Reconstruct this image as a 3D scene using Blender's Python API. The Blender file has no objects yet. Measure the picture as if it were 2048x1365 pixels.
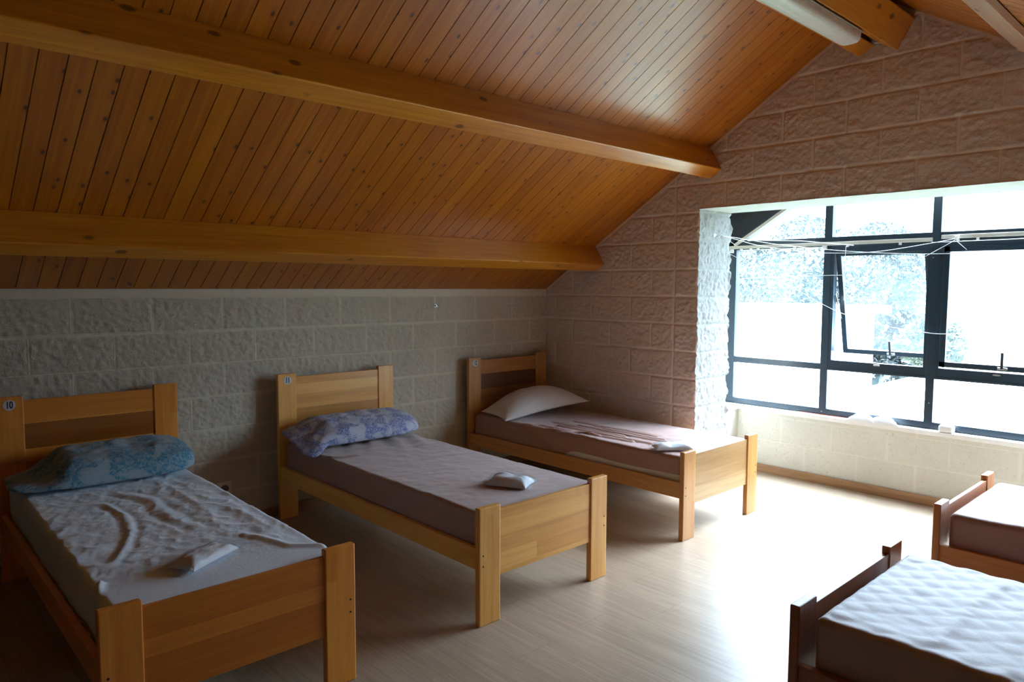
import bpy, bmesh, math, random
import numpy as np
from mathutils import Vector, Matrix

scene = bpy.context.scene
COL = scene.collection
PI = math.pi
random.seed(7)

# ------------------------------------------------------------------ camera
CAM = Vector((-4.4664, -4.379, 1.492))
YAW, PITCH, ROLL, FPX = -0.7484, -0.0761, 0.0038, 1431.0
fwd = Vector((-math.sin(YAW)*math.cos(PITCH), math.cos(YAW)*math.cos(PITCH), math.sin(PITCH)))
rgt = Vector((math.cos(YAW), math.sin(YAW), 0))
up = rgt.cross(fwd)
r2 = math.cos(ROLL)*rgt + math.sin(ROLL)*up
u2 = -math.sin(ROLL)*rgt + math.cos(ROLL)*up
cam_d = bpy.data.cameras.new('camera')
cam_d.sensor_width = 36.0
cam_d.lens = 36.0*FPX/2048.0
cam_d.clip_start = 0.05
cam_d.clip_end = 400
cam = bpy.data.objects.new('camera', cam_d)
COL.objects.link(cam)
cam.matrix_world = Matrix(((r2.x, u2.x, -fwd.x, CAM.x), (r2.y, u2.y, -fwd.y, CAM.y), (r2.z, u2.z, -fwd.z, CAM.z), (0, 0, 0, 1)))
scene.camera = cam

# ------------------------------------------------------------------ sky and exposure
world = bpy.data.worlds.new('overcast_sky')
scene.world = world
world.use_nodes = True
nt = world.node_tree
nt.nodes.clear()
wo = nt.nodes.new('ShaderNodeOutputWorld')
bg = nt.nodes.new('ShaderNodeBackground')
tc = nt.nodes.new('ShaderNodeTexCoord')
sx = nt.nodes.new('ShaderNodeSeparateXYZ')
cr = nt.nodes.new('ShaderNodeValToRGB')
cr.color_ramp.elements[0].position = 0.0
# overcast sky, much brighter overhead than at the misty horizon
cr.color_ramp.elements[0].color = (0.034, 0.045, 0.057, 1)
cr.color_ramp.elements[1].position = 1.0
cr.color_ramp.elements[1].color = (0.64, 0.81, 1.0, 1)
for p_, k_ in ((0.30, 0.10), (0.60, 0.30), (0.85, 0.75)):
    e_ = cr.color_ramp.elements.new(p_); e_.color = (0.64*k_, 0.81*k_, 1.0*k_, 1)
nt.links.new(tc.outputs['Generated'], sx.inputs[0])
nt.links.new(sx.outputs['Z'], cr.inputs[0])
nt.links.new(cr.outputs[0], bg.inputs['Color'])
nt.links.new(bg.outputs[0], wo.inputs['Surface'])
SKY = 170.0
bg.inputs['Strength'].default_value = SKY

scene.view_settings.view_transform = 'Standard'
scene.view_settings.look = 'None'
scene.view_settings.gamma = 1.0
scene.view_settings.use_curve_mapping = False
scene.view_settings.exposure = 0.15
cy = scene.cycles
cy.use_denoising = True
try:
    cy.denoiser = 'OPENIMAGEDENOISE'
    cy.denoising_input_passes = 'RGB_ALBEDO_NORMAL'
except Exception:
    pass
cy.max_bounces = 10
cy.diffuse_bounces = 4
cy.glossy_bounces = 4
cy.transparent_max_bounces = 12
cy.sample_clamp_indirect = 8.0
cy.caustics_reflective = False
cy.caustics_refractive = False

# the sun behind thin cloud: a wide, soft source high outside the window
sun_d = bpy.data.lights.new('veiled_sun', 'SUN')
sun_d.energy = 14.5
sun_d.angle = math.radians(48)
sun_d.color = (0.97, 0.98, 1.0)
sun = bpy.data.objects.new('veiled_sun', sun_d)
COL.objects.link(sun)
el_, az_ = math.radians(58), math.radians(-9)
to_sun = Vector((math.cos(el_)*math.cos(az_), math.cos(el_)*math.sin(az_), math.sin(el_)))
sun.rotation_euler = to_sun.to_track_quat('Z', 'Y').to_euler()

# a portal over the window opening only guides the sky light in (it gives off nothing itself)
pl = bpy.data.lights.new('window_portal', 'AREA')
pl.shape = 'RECTANGLE'
pl.size = 3.3
pl.size_y = 2.4
pl.cycles.is_portal = True
po = bpy.data.objects.new('window_portal', pl)
COL.objects.link(po)
po.location = (1.32, -2.73, 1.62)
po.rotation_euler = (0, math.radians(90), 0)   # local -Z towards -X
po.rotation_euler = (math.radians(90), 0, math.radians(90))

# ------------------------------------------------------------------ helpers
def tag(o, label=None, cat=None, group=None, kind=None):
    if label: o['label'] = label
    if cat: o['category'] = cat
    if group: o['group'] = group
    if kind: o['kind'] = kind
    return o

def empty(name, loc=(0, 0, 0), rz=0.0, label=None, cat=None, group=None, kind=None):
    o = bpy.data.objects.new(name, None)
    o.empty_display_size = 0.1
    o.location = loc
    o.rotation_euler = (0, 0, rz)
    COL.objects.link(o)
    return tag(o, label, cat, group, kind)

def link_mesh(name, me, mat, parent=None, smooth=False):
    o = bpy.data.objects.new(name, me)
    COL.objects.link(o)
    if mat: me.materials.append(mat)
    if parent: o.parent = parent
    me.polygons.foreach_set('use_smooth', [bool(smooth)]*len(me.polygons))
    return o

def pydata(name, verts, faces, mat, parent=None, smooth=False):
    me = bpy.data.meshes.new(name)
    me.from_pydata([tuple(map(float, v)) for v in verts], [], faces)
    me.update()
    return link_mesh(name, me, mat, parent, smooth)

def add_box(bm, lo, hi, bevel=0.0, M=None, seg=2):
    r = bmesh.ops.create_cube(bm, size=1.0)
    vs = r['verts']
    c = [(a+b)/2 for a, b in zip(lo, hi)]
    s = [abs(b-a) for a, b in zip(lo, hi)]
    for v in vs:
        v.co = Vector((v.co.x*s[0]+c[0], v.co.y*s[1]+c[1], v.co.z*s[2]+c[2]))
    if bevel > 0:
        es = list({e for v in vs for e in v.link_edges})
        rr = bmesh.ops.bevel(bm, geom=es, offset=bevel, segments=seg, profile=0.5, affect='EDGES')
        vs = list({v for f in rr['faces'] for v in f.verts} | {v for v in vs if v.is_valid})
    if M is not None:
        bmesh.ops.transform(bm, matrix=M, verts=[v for v in vs if v.is_valid])
    return vs

def box(name, lo, hi, mat, parent=None, bevel=0.0, M=None):
    bm = bmesh.new()
    add_box(bm, lo, hi, bevel, M)
    return from_bm(name, bm, mat, parent)

def from_bm(name, bm, mat, parent=None, smooth=False):
    me = bpy.data.meshes.new(name)
    bmesh.ops.recalc_face_normals(bm, faces=bm.faces)
    bm.to_mesh(me)
    bm.free()
    return link_mesh(name, me, mat, parent, smooth)

def boxes(name, lst, mat, parent=None, bevel=0.0):
    bm = bmesh.new()
    for lo, hi in lst: add_box(bm, lo, hi, bevel)
    return from_bm(name, bm, mat, parent)

def prism(name, pts, axis_vec, mat, parent=None, bevel=0.0):
    """polygon pts (3D, planar) extruded by axis_vec"""
    bm = bmesh.new()
    a = [bm.verts.new(p) for p in pts]
    f = bm.faces.new(a)
    r = bmesh.ops.extrude_face_region(bm, geom=[f])
    vs = [g for g in r['geom'] if isinstance(g, bmesh.types.BMVert)]
    bmesh.ops.translate(bm, vec=Vector(axis_vec), verts=vs)
    if bevel > 0:
        bmesh.ops.recalc_face_normals(bm, faces=bm.faces)
        bmesh.ops.bevel(bm, geom=list(bm.edges), offset=bevel, segments=2, profile=0.5, affect='EDGES')
    return from_bm(name, bm, mat, parent)

def add_tube(bm, pts, r, seg=8, cap=True):
    pts = [Vector(p) for p in pts]
    rings = []
    n = len(pts)
    ref = Vector((0, 0, 1))
    for i, p in enumerate(pts):
        t = (pts[min(i+1, n-1)] - pts[max(i-1, 0)]).normalized()
        if abs(t.dot(ref)) > 0.95: ref = Vector((1, 0, 0))
        a = t.cross(ref).normalized(); b = t.cross(a).normalized()
        rr = r[i] if isinstance(r, (list, tuple)) else r
        rings.append([bm.verts.new(p + rr*(math.cos(2*PI*k/seg)*a + math.sin(2*PI*k/seg)*b)) for k in range(seg)])
    for i in range(n-1):
        for k in range(seg):
            bm.faces.new((rings[i][k], rings[i][(k+1) % seg], rings[i+1][(k+1) % seg], rings[i+1][k]))
    if cap:
        bm.faces.new(rings[0][::-1]); bm.faces.new(rings[-1])

def tube(name, pts, r, mat, parent=None, seg=8):
    bm = bmesh.new()
    add_tube(bm, pts, r, seg)
    return from_bm(name, bm, mat, parent, True)

def add_disc(bm, center, r, normal, thick, seg=24):
    n = Vector(normal).normalized()
    add_tube(bm, [Vector(center), Vector(center)+n*thick], r, seg)

def smooth_pts(pts, n=6):
    """Catmull-Rom"""
    P = [Vector(p) for p in pts]
    if len(P) < 3: return P
    out = []
    Q = [P[0]*2-P[1]] + P + [P[-1]*2-P[-2]]
    for i in range(1, len(Q)-2):
        p0, p1, p2, p3 = Q[i-1], Q[i], Q[i+1], Q[i+2]
        for k in range(n):
            t = k/n
            out.append(0.5*((2*p1)+(p2-p0)*t+(2*p0-5*p1+4*p2-p3)*t*t+(3*p1-p0-3*p2+p3)*t**3))
    out.append(P[-1])
    return out

# --- numpy noise
_rng = np.random.RandomState(11)
_perm = _rng.rand(64, 64, 64).astype(np.float32)*2-1
def vnoise(x, y, z=0.0):
    x = np.asarray(x, float); y = np.asarray(y, float); z = np.asarray(z, float)+0*x
    xi = np.floor(x).astype(int); yi = np.floor(y).astype(int); zi = np.floor(z).astype(int)
    fx = x-xi; fy = y-yi; fz = z-zi
    fx = fx*fx*(3-2*fx); fy = fy*fy*(3-2*fy); fz = fz*fz*(3-2*fz)
    def g(a, b, c): return _perm[(xi+a) & 63, (yi+b) & 63, (zi+c) & 63]
    def L(a, b, t): return a+(b-a)*t
    return L(L(L(g(0,0,0), g(1,0,0), fx), L(g(0,1,0), g(1,1,0), fx), fy),
             L(L(g(0,0,1), g(1,0,1), fx), L(g(0,1,1), g(1,1,1), fx), fy), fz)
def fbm(x, y, z=0.0, octv=4, gain=0.5):
    a = 1.0; s = 0; t = 0
    for i in range(octv):
        s = s + a*vnoise(x*2**i+i*7.3, y*2**i+i*3.1, np.asarray(z)*2**i+i*1.7); t += a; a *= gain
    return s/t
def ridged(x, y, z=0.0, octv=3):
    a = 1.0; s = 0; t = 0
    for i in range(octv):
        s = s + a*(1-np.abs(vnoise(x*2**i+i*5.3, y*2**i+i*9.1, np.asarray(z)+i*2.7))*2); t += a; a *= 0.55
    return s/t
def sstep(a, b, x):
    t = np.clip((x-a)/(b-a), 0, 1)
    return t*t*(3-2*t)
def polydist(X, Y, pts):
    d = np.full(np.shape(X), 1e9)
    for (ax, ay), (bx, by) in zip(pts[:-1], pts[1:]):
        vx, vy = bx-ax, by-ay
        t = np.clip(((X-ax)*vx+(Y-ay)*vy)/(vx*vx+vy*vy), 0, 1)
        d = np.minimum(d, np.hypot(X-(ax+t*vx), Y-(ay+t*vy)))
    return d

def grid_mesh(name, P, mat, parent=None, keep=None, smooth=True, merge=0.0, flip=False, attr=None):
    """P: (n,m,3) array"""
    n, m = P.shape[:2]
    idx = np.arange(n*m).reshape(n, m)
    F = np.stack([idx[:-1, :-1], idx[1:, :-1], idx[1:, 1:], idx[:-1, 1:]], -1).reshape(-1, 4)
    if flip: F = F[:, ::-1]
    if keep is not None: F = F[keep.reshape(-1)]
    used = np.unique(F)
    remap = -np.ones(n*m, int); remap[used] = np.arange(len(used))
    V = P.reshape(-1, 3)[used]; F = remap[F]
    me = bpy.data.meshes.new(name)
    me.vertices.add(len(V)); me.vertices.foreach_set('co', V.astype(np.float32).ravel())
    me.loops.add(len(F)*4); me.loops.foreach_set('vertex_index', F.astype(np.int32).ravel())
    me.polygons.add(len(F))
    me.polygons.foreach_set('loop_start', np.arange(0, len(F)*4, 4, dtype=np.int32))
    me.update(calc_edges=True); me.validate()
    if attr is not None:
        me.attributes.new('mortar', 'FLOAT', 'POINT').data.foreach_set('value', attr.reshape(-1)[used].astype(np.float32))
    if merge > 0:
        bm = bmesh.new(); bm.from_mesh(me)
        bmesh.ops.remove_doubles(bm, verts=bm.verts, dist=merge)
        bm.to_mesh(me); bm.free()
    return link_mesh(name, me, mat, parent, smooth)

def join(name, objs):
    """merge several fresh meshes into the first one"""
    bm = bmesh.new()
    mats = []
    for o in objs:
        for mt in o.data.materials:
            if mt not in mats: mats.append(mt)
    for o in objs:
        k = len(bm.faces)
        bm.from_mesh(o.data)
        bm.faces.ensure_lookup_table()
        if len(mats) > 1:
            mi = mats.index(o.data.materials[0])
            for f in bm.faces[k:]: f.material_index = mi
    me = bpy.data.meshes.new(name)
    bm.to_mesh(me); bm.free()
    for mt in mats: me.materials.append(mt)
    r = bpy.data.objects.new(name, me)
    COL.objects.link(r)
    for o in objs:
        bpy.data.objects.remove(o)
    return r

# ------------------------------------------------------------------ materials
def newmat(name):
    m = bpy.data.materials.new(name)
    m.use_nodes = True
    n = m.node_tree.nodes
    return m, m.node_tree, n['Principled BSDF'], n['Material Output']
def N(t, typ, **kw):
    n = t.nodes.new(typ)
    for k, v in kw.items():
        if k.startswith('in_'):
            key = k[3:]
            n.inputs[int(key) if key.isdigit() else key].default_value = v
        else: setattr(n, k, v)
    return n
def ramp(t, fac, stops):
    r = t.nodes.new('ShaderNodeValToRGB')
    el = r.color_ramp.elements
    while len(el) > 1: el.remove(el[-1])
    el[0].position = stops[0][0]; el[0].color = (*stops[0][1], 1)
    for p, c in stops[1:]:
        e = el.new(p); e.color = (*c, 1)
    t.links.new(fac, r.inputs[0])
    return r.outputs[0]
def math_(t, op, a, b=None, c=None):
    n = t.nodes.new('ShaderNodeMath'); n.operation = op
    for i, v in enumerate((a, b, c)):
        if v is None: continue
        if isinstance(v, (int, float)): n.inputs[i].default_value = v
        else: t.links.new(v, n.inputs[i])
    return n.outputs[0]
def mix(t, fac, a, b, mode='MIX'):
    n = t.nodes.new('ShaderNodeMix'); n.data_type = 'RGBA'; n.blend_type = mode
    def s(i, v):
        if isinstance(v, (int, float)): n.inputs[i].default_value = v
        elif isinstance(v, tuple): n.inputs[i].default_value = (*v, 1) if len(v) == 3 else v
        else: t.links.new(v, n.inputs[i])
    s(0, fac); s(6, a); s(7, b)
    return n.outputs[2]
def coords(t, kind='Object'):
    c = t.nodes.new('ShaderNodeTexCoord')
    s = t.nodes.new('ShaderNodeSeparateXYZ')
    t.links.new(c.outputs[kind], s.inputs[0])
    return c.outputs[kind], s.outputs
def comb(t, x, y, z):
    c = t.nodes.new('ShaderNodeCombineXYZ')
    for i, v in enumerate((x, y, z)):
        if isinstance(v, (int, float)): c.inputs[i].default_value = v
        else: t.links.new(v, c.inputs[i])
    return c.outputs[0]
def noise(t, vec, scale, detail=4, rough=0.5, dist=0.0):
    n = N(t, 'ShaderNodeTexNoise'); n.inputs['Scale'].default_value = scale; n.inputs['Detail'].default_value = detail
    n.inputs['Roughness'].default_value = rough; n.inputs['Distortion'].default_value = dist
    t.links.new(vec, n.inputs['Vector'])
    return n.outputs['Fac']
def bump(t, h, strength, dist, bsdf):
    b = N(t, 'ShaderNodeBump'); b.inputs['Strength'].default_value = strength; b.inputs['Distance'].default_value = dist
    t.links.new(h, b.inputs['Height']); t.links.new(b.outputs[0], bsdf.inputs['Normal'])
    return b
def whiten(t, v, w=0.0):
    n = N(t, 'ShaderNodeTexWhiteNoise'); n.noise_dimensions = '2D'
    t.links.new(comb(t, v, w, 0.0), n.inputs['Vector'])
    return n.outputs['Value']

def plain(name, col, rough=0.5, metal=0.0, spec=0.5, noise_amt=0.0, nscale=20, bump_d=0.0, bscale=60):
    m, t, b, o = newmat(name)
    b.inputs['Base Color'].default_value = (*col, 1)
    b.inputs['Roughness'].default_value = rough
    b.inputs['Metallic'].default_value = metal
    b.inputs['Specular IOR Level'].default_value = spec
    v, _ = coords(t)
    f = noise(t, v, nscale, 4)
    k = noise_amt if noise_amt > 0 else 0.04
    c = ramp(t, f, [(0.3, tuple(x*(1-k) for x in col)), (0.7, tuple(min(1, x*(1+k)) for x in col))])
    t.links.new(c, b.inputs['Base Color'])
    if bump_d > 0:
        bump(t, noise(t, v, bscale, 5), 1.0, bump_d, b)
    return m

def wood(name, dark, light, axis='x', gloss=0.32, stave=0.0, stave_axis='z', stave_amt=0.5, seed=0.0, knots=0.0, coat=0.15, bands=None, grain=1.0):
    """varnished wood with its grain along one axis of the object"""
    m, t, b, o = newmat(name)
    v, s = coords(t)
    ax = {'x': 0, 'y': 1, 'z': 2}[axis]
    sc = [26.0, 26.0, 26.0]; sc[ax] = 1.3
    mp = N(t, 'ShaderNodeMapping'); mp.inputs['Scale'].default_value = sc; mp.inputs['Location'].default_value = (seed*3.1, seed*1.7, seed*2.3)
    t.links.new(v, mp.inputs['Vector'])
    f1 = noise(t, mp.outputs[0], 1.0, 6, 0.62, 1.2)
    mp2 = N(t, 'ShaderNodeMapping'); mp2.inputs['Scale'].default_value = [k*(6 if i != ax else 3) for i, k in enumerate(sc)]; t.links.new(v, mp2.inputs['Vector'])
    f2 = noise(t, mp2.outputs[0], 1.0, 3, 0.6)
    mp3 = N(t, 'ShaderNodeMapping'); mp3.inputs['Scale'].default_value = [k*0.22 for k in sc]; mp3.inputs['Location'].default_value = (seed, seed, seed); t.links.new(v, mp3.inputs['Vector'])
    f3 = noise(t, mp3.outputs[0], 1.0, 3, 0.5, 0.4)
    g = math_(t, 'ADD', math_(t, 'MULTIPLY', f1, 0.55*grain), math_(t, 'ADD', math_(t, 'MULTIPLY', f2, 0.2*grain), math_(t, 'MULTIPLY', f3, 0.25)))
    if stave > 0:
        si = {'x': 0, 'y': 1, 'z': 2}[stave_axis]
        cell = math_(t, 'FLOOR', math_(t, 'DIVIDE', s[si], stave))
        if axis != stave_axis and bands is None:
            # staves are finger-jointed along the grain too
            row = math_(t, 'MULTIPLY', whiten(t, cell, seed+5.0), 0.7)
            cell2 = math_(t, 'FLOOR', math_(t, 'DIVIDE', math_(t, 'ADD', s[ax], row), 0.9))
            w = whiten(t, math_(t, 'ADD', cell, math_(t, 'MULTIPLY', cell2, 0.37)), seed)
        else:
            w = whiten(t, cell, seed)
        g = math_(t, 'ADD', g, math_(t, 'MULTIPLY', math_(t, 'SUBTRACT', w, 0.5), stave_amt))
    c = ramp(t, g, [(0.15, tuple(x*0.72 for x in dark)), (0.40, dark), (0.66, light), (0.9, tuple(min(1, x*1.12) for x in light))])
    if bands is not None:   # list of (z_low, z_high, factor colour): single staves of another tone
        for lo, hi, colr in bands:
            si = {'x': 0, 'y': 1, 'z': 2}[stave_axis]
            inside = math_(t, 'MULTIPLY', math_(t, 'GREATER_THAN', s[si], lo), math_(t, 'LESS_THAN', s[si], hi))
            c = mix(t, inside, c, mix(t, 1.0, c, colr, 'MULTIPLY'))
    if knots > 0:
        ks = [9.0, 9.0, 9.0]; ks[ax] = 5.0
        mk = N(t, 'ShaderNodeMapping'); mk.inputs['Scale'].default_value = ks; mk.inputs['Location'].default_value = (seed*9, seed*5, seed*7); t.links.new(v, mk.inputs['Vector'])
        vo = N(t, 'ShaderNodeTexVoronoi'); vo.inputs['Scale'].default_value = 1.0; vo.inputs['Randomness'].default_value = 0.95
        t.links.new(mk.outputs[0], vo.inputs['Vector'])
        sep = N(t, 'ShaderNodeSeparateColor'); t.links.new(vo.outputs['Color'], sep.inputs[0])
        k1 = N(t, 'ShaderNodeMapRange'); k1.inputs['From Min'].default_value = 0.10*knots; k1.inputs['From Max'].default_value = 0.17*knots; k1.inputs['To Min'].default_value = 1; k1.inputs['To Max'].default_value = 0
        t.links.new(math_(t, 'ADD', vo.outputs['Distance'], math_(t, 'MULTIPLY', math_(t, 'SUBTRACT', f2, 0.5), 0.06)), k1.inputs['Value'])
        kk = math_(t, 'MULTIPLY', k1.outputs[0], math_(t, 'GREATER_THAN', sep.outputs[0], 0.35))
        c = mix(t, math_(t, 'MULTIPLY', kk, 0.85), c, tuple(x*0.22 for x in dark))
    t.links.new(c, b.inputs['Base Color'])
    b.inputs['Roughness'].default_value = gloss
    b.inputs['Coat Weight'].default_value = coat
    b.inputs['Coat Roughness'].default_value = 0.2
    bump(t, f2, 0.25, 0.0006, b)
    return m

def ceiling_mat():
    m, t, b, o = newmat('varnished_pine_boards')
    v, s = coords(t)
    board = math_(t, 'FLOOR', math_(t, 'DIVIDE', math_(t, 'ADD', s[0], 3.929+0.0909*60), 0.0909))
    rnd = whiten(t, board, 1.0)
    rnd2 = whiten(t, board, 7.0)
    along = math_(t, 'ADD', s[1], math_(t, 'MULTIPLY', rnd, 13.0))
    vec = comb(t, math_(t, 'MULTIPLY', s[0], 26.0), math_(t, 'MULTIPLY', along, 1.1), math_(t, 'MULTIPLY', rnd2, 9.0))
    f1 = noise(t, vec, 1.0, 6, 0.6, 1.6)
    vec2 = comb(t, math_(t, 'MULTIPLY', s[0], 190.0), math_(t, 'MULTIPLY', along, 3.0), rnd2)
    f2 = noise(t, vec2, 1.0, 3, 0.6)
    vec3 = comb(t, math_(t, 'MULTIPLY', s[0], 5.0), math_(t, 'MULTIPLY', along, 1.4), 0.0)
    g = math_(t, 'ADD', math_(t, 'MULTIPLY', f1, 0.55), math_(t, 'MULTIPLY', f2, 0.25))
    g = math_(t, 'ADD', g, math_(t, 'MULTIPLY', math_(t, 'SUBTRACT', rnd, 0.5), 0.13))
    c = ramp(t, g, [(0.10, (0.23, 0.050, 0.002)), (0.34, (0.37, 0.097, 0.002)), (0.50, (0.46, 0.142, 0.002)), (0.80, (0.54, 0.19, 0.005))])
    # knots: small round dark eyes with a paler rim
    fr = math_(t, 'FRACT', math_(t, 'DIVIDE', math_(t, 'ADD', s[0], 3.929+0.0909*60), 0.0909))
    kv = comb(t, math_(t, 'ADD', math_(t, 'MULTIPLY', board, 3.0), fr), math_(t, 'ADD', math_(t, 'MULTIPLY', along, 7.5), math_(t, 'MULTIPLY', rnd2, 31.0)), 0.0)
    vo = N(t, 'ShaderNodeTexVoronoi'); vo.voronoi_dimensions = '2D'; vo.inputs['Scale'].default_value = 1.0; vo.inputs['Randomness'].default_value = 1.0
    t.links.new(kv, vo.inputs['Vector'])
    sep = N(t, 'ShaderNodeSeparateColor'); t.links.new(vo.outputs['Color'], sep.inputs[0])
    d = math_(t, 'ADD', vo.outputs['Distance'], math_(t, 'MULTIPLY', math_(t, 'SUBTRACT', f2, 0.5), 0.05))
    k1 = N(t, 'ShaderNodeMapRange'); k1.inputs['From Min'].default_value = 0.05; k1.inputs['From Max'].default_value = 0.105; k1.inputs['To Min'].default_value = 1; k1.inputs['To Max'].default_value = 0
    t.links.new(d, k1.inputs['Value'])
    k2 = N(t, 'ShaderNodeMapRange'); k2.inputs['From Min'].default_value = 0.10; k2.inputs['From Max'].default_value = 0.32; k2.inputs['To Min'].default_value = 1; k2.inputs['To Max'].default_value = 0
    t.links.new(d, k2.inputs['Value'])
    on = math_(t, 'GREATER_THAN', sep.outputs[0], 0.58)
    c = mix(t, math_(t, 'MULTIPLY', math_(t, 'MULTIPLY', k2.outputs[0], on), 0.35), c, (0.36, 0.09, 0.012))
    c = mix(t, math_(t, 'MULTIPLY', math_(t, 'MULTIPLY', k1.outputs[0], on), 0.88), c, (0.05, 0.015, 0.006))
    t.links.new(c, b.inputs['Base Color'])
    b.inputs['Roughness'].default_value = 0.40
    b.inputs['Coat Weight'].default_value = 0.40
    b.inputs['Coat Roughness'].default_value = 0.24
    bump(t, math_(t, 'ADD', f2, math_(t, 'MULTIPLY', noise(t, vec3, 1.0, 2), 1.5)), 0.3, 0.0012, b)
    return m

def stone_mat(name, base, dirt, bump_d=0.006, speck=0.0, mort=1.03):
    m, t, b, o = newmat(name)
    v, s = coords(t)
    f = noise(t, v, 3.0, 5, 0.6)
    g = noise(t, v, 62.0, 6, 0.68)
    h = noise(t, v, 190.0, 4, 0.6)
    c = ramp(t, f, [(0.3, tuple(x*0.90 for x in base)), (0.7, base)])
    gg = N(t, 'ShaderNodeMapRange'); gg.inputs['From Min'].default_value = 0.44; gg.inputs['From Max'].default_value = 0.30; gg.inputs['To Min'].default_value = 0; gg.inputs['To Max'].default_value = 0.75
    t.links.new(g, gg.inputs['Value'])
    at = N(t, 'ShaderNodeAttribute'); at.attribute_name = 'mortar'
    mm = at.outputs['Fac']
    c = mix(t, math_(t, 'MULTIPLY', gg.outputs[0], math_(t, 'SUBTRACT', 1.0, mm)), c, dirt)
    c = mix(t, mm, c, tuple(min(0.95, x*mort) for x in base))
    if speck > 0:
        sp = N(t, 'ShaderNodeMapRange'); sp.inputs['From Min'].default_value = 0.62; sp.inputs['From Max'].default_value = 0.72; sp.inputs['To Min'].default_value = 0; sp.inputs['To Max'].default_value = speck
        t.links.new(noise(t, v, 23.0, 5, 0.7), sp.inputs['Value'])
        c = mix(t, math_(t, 'MULTIPLY', sp.outputs[0], f), c, (0.16, 0.13, 0.09))
    t.links.new(c, b.inputs['Base Color'])
    b.inputs['Roughness'].default_value = 0.93
    b.inputs['Specular IOR Level'].default_value = 0.2
    bump(t, math_(t, 'MULTIPLY', math_(t, 'ADD', g, math_(t, 'MULTIPLY', h, 0.45)), math_(t, 'SUBTRACT', 1.0, math_(t, 'MULTIPLY', mm, 0.8))), 1.0, bump_d, b)
    return m

def floor_mat():
    m, t, b, o = newmat('pale_oak_laminate')
    v, s = coords(t)
    W = 0.19
    px = math_(t, 'DIVIDE', math_(t, 'ADD', s[0], 20.0+0.04), W)
    pi = math_(t, 'FLOOR', px)
    off = math_(t, 'MULTIPLY', whiten(t, pi, 3.0), 1.3)
    py = math_(t, 'DIVIDE', math_(t, 'ADD', math_(t, 'ADD', s[1], 20.0), off), 1.25)
    pj = math_(t, 'FLOOR', py)
    cell = math_(t, 'ADD', pi, math_(t, 'MULTIPLY', pj, 0.618))
    r = whiten(t, cell, 2.0)
    r2 = whiten(t, cell, 9.0)
    # three narrow strips per plank, as printed
    strip = math_(t, 'FLOOR', math_(t, 'MULTIPLY', px, 3.0))
    r3 = whiten(t, math_(t, 'ADD', strip, math_(t, 'FLOOR', math_(t, 'MULTIPLY', math_(t, 'ADD', s[1], math_(t, 'MULTIPLY', whiten(t, strip, 4.0), 0.6)), 1.9))), 5.0)
    vec = comb(t, math_(t, 'ADD', math_(t, 'MULTIPLY', s[0], 42.0), math_(t, 'MULTIPLY', r, 40.0)), math_(t, 'ADD', math_(t, 'MULTIPLY', s[1], 1.9), math_(t, 'MULTIPLY', r2, 11.0)), 0.0)
    f = noise(t, vec, 1.0, 6, 0.6, 0.9)
    vec2 = comb(t, math_(t, 'MULTIPLY', s[0], 210.0), math_(t, 'MULTIPLY', s[1], 5.0), r)
    f2 = noise(t, vec2, 1.0, 3, 0.6)
    wv = N(t, 'ShaderNodeTexWave'); wv.wave_type = 'BANDS'; wv.bands_direction = 'X'
    wv.inputs['Scale'].default_value = 0.5; wv.inputs['Distortion'].default_value = 9.0; wv.inputs['Detail'].default_value = 2.0; wv.inputs['Detail Scale'].default_value = 0.6
    t.links.new(vec, wv.inputs['Vector'])
    g = math_(t, 'ADD', math_(t, 'MULTIPLY', f, 0.50), math_(t, 'ADD', math_(t, 'MULTIPLY', f2, 0.22), math_(t, 'MULTIPLY', wv.outputs['Fac'], 0.06)))
    g = math_(t, 'ADD', g, math_(t, 'MULTIPLY', math_(t, 'SUBTRACT', r3, 0.5), 0.07))
    c = ramp(t, g, [(0.2, (0.30, 0.215, 0.145)), (0.42, (0.42, 0.315, 0.225)), (0.62, (0.52, 0.41, 0.305))])
    # joints
    fx = math_(t, 'FRACT', px); fy = math_(t, 'FRACT', py)
    jx = math_(t, 'LESS_THAN', math_(t, 'MINIMUM', fx, math_(t, 'SUBTRACT', 1.0, fx)), 0.007)
    jy = math_(t, 'LESS_THAN', math_(t, 'MINIMUM', fy, math_(t, 'SUBTRACT', 1.0, fy)), 0.0012)
    j = math_(t, 'MAXIMUM', jx, jy)
    c = mix(t, math_(t, 'MULTIPLY', j, 0.45), c, (0.20, 0.14, 0.09))
    t.links.new(c, b.inputs['Base Color'])
    rr = N(t, 'ShaderNodeMapRange'); rr.inputs['From Min'].default_value = 0.3; rr.inputs['From Max'].default_value = 0.7; rr.inputs['To Min'].default_value = 0.29; rr.inputs['To Max'].default_value = 0.33
    t.links.new(noise(t, v, 6.0, 4), rr.inputs['Value'])
    t.links.new(rr.outputs[0], b.inputs['Roughness'])
    bump(t, math_(t, 'SUBTRACT', math_(t, 'MULTIPLY', f2, 0.3), j), 0.35, 0.0012, b)
    return m

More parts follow.
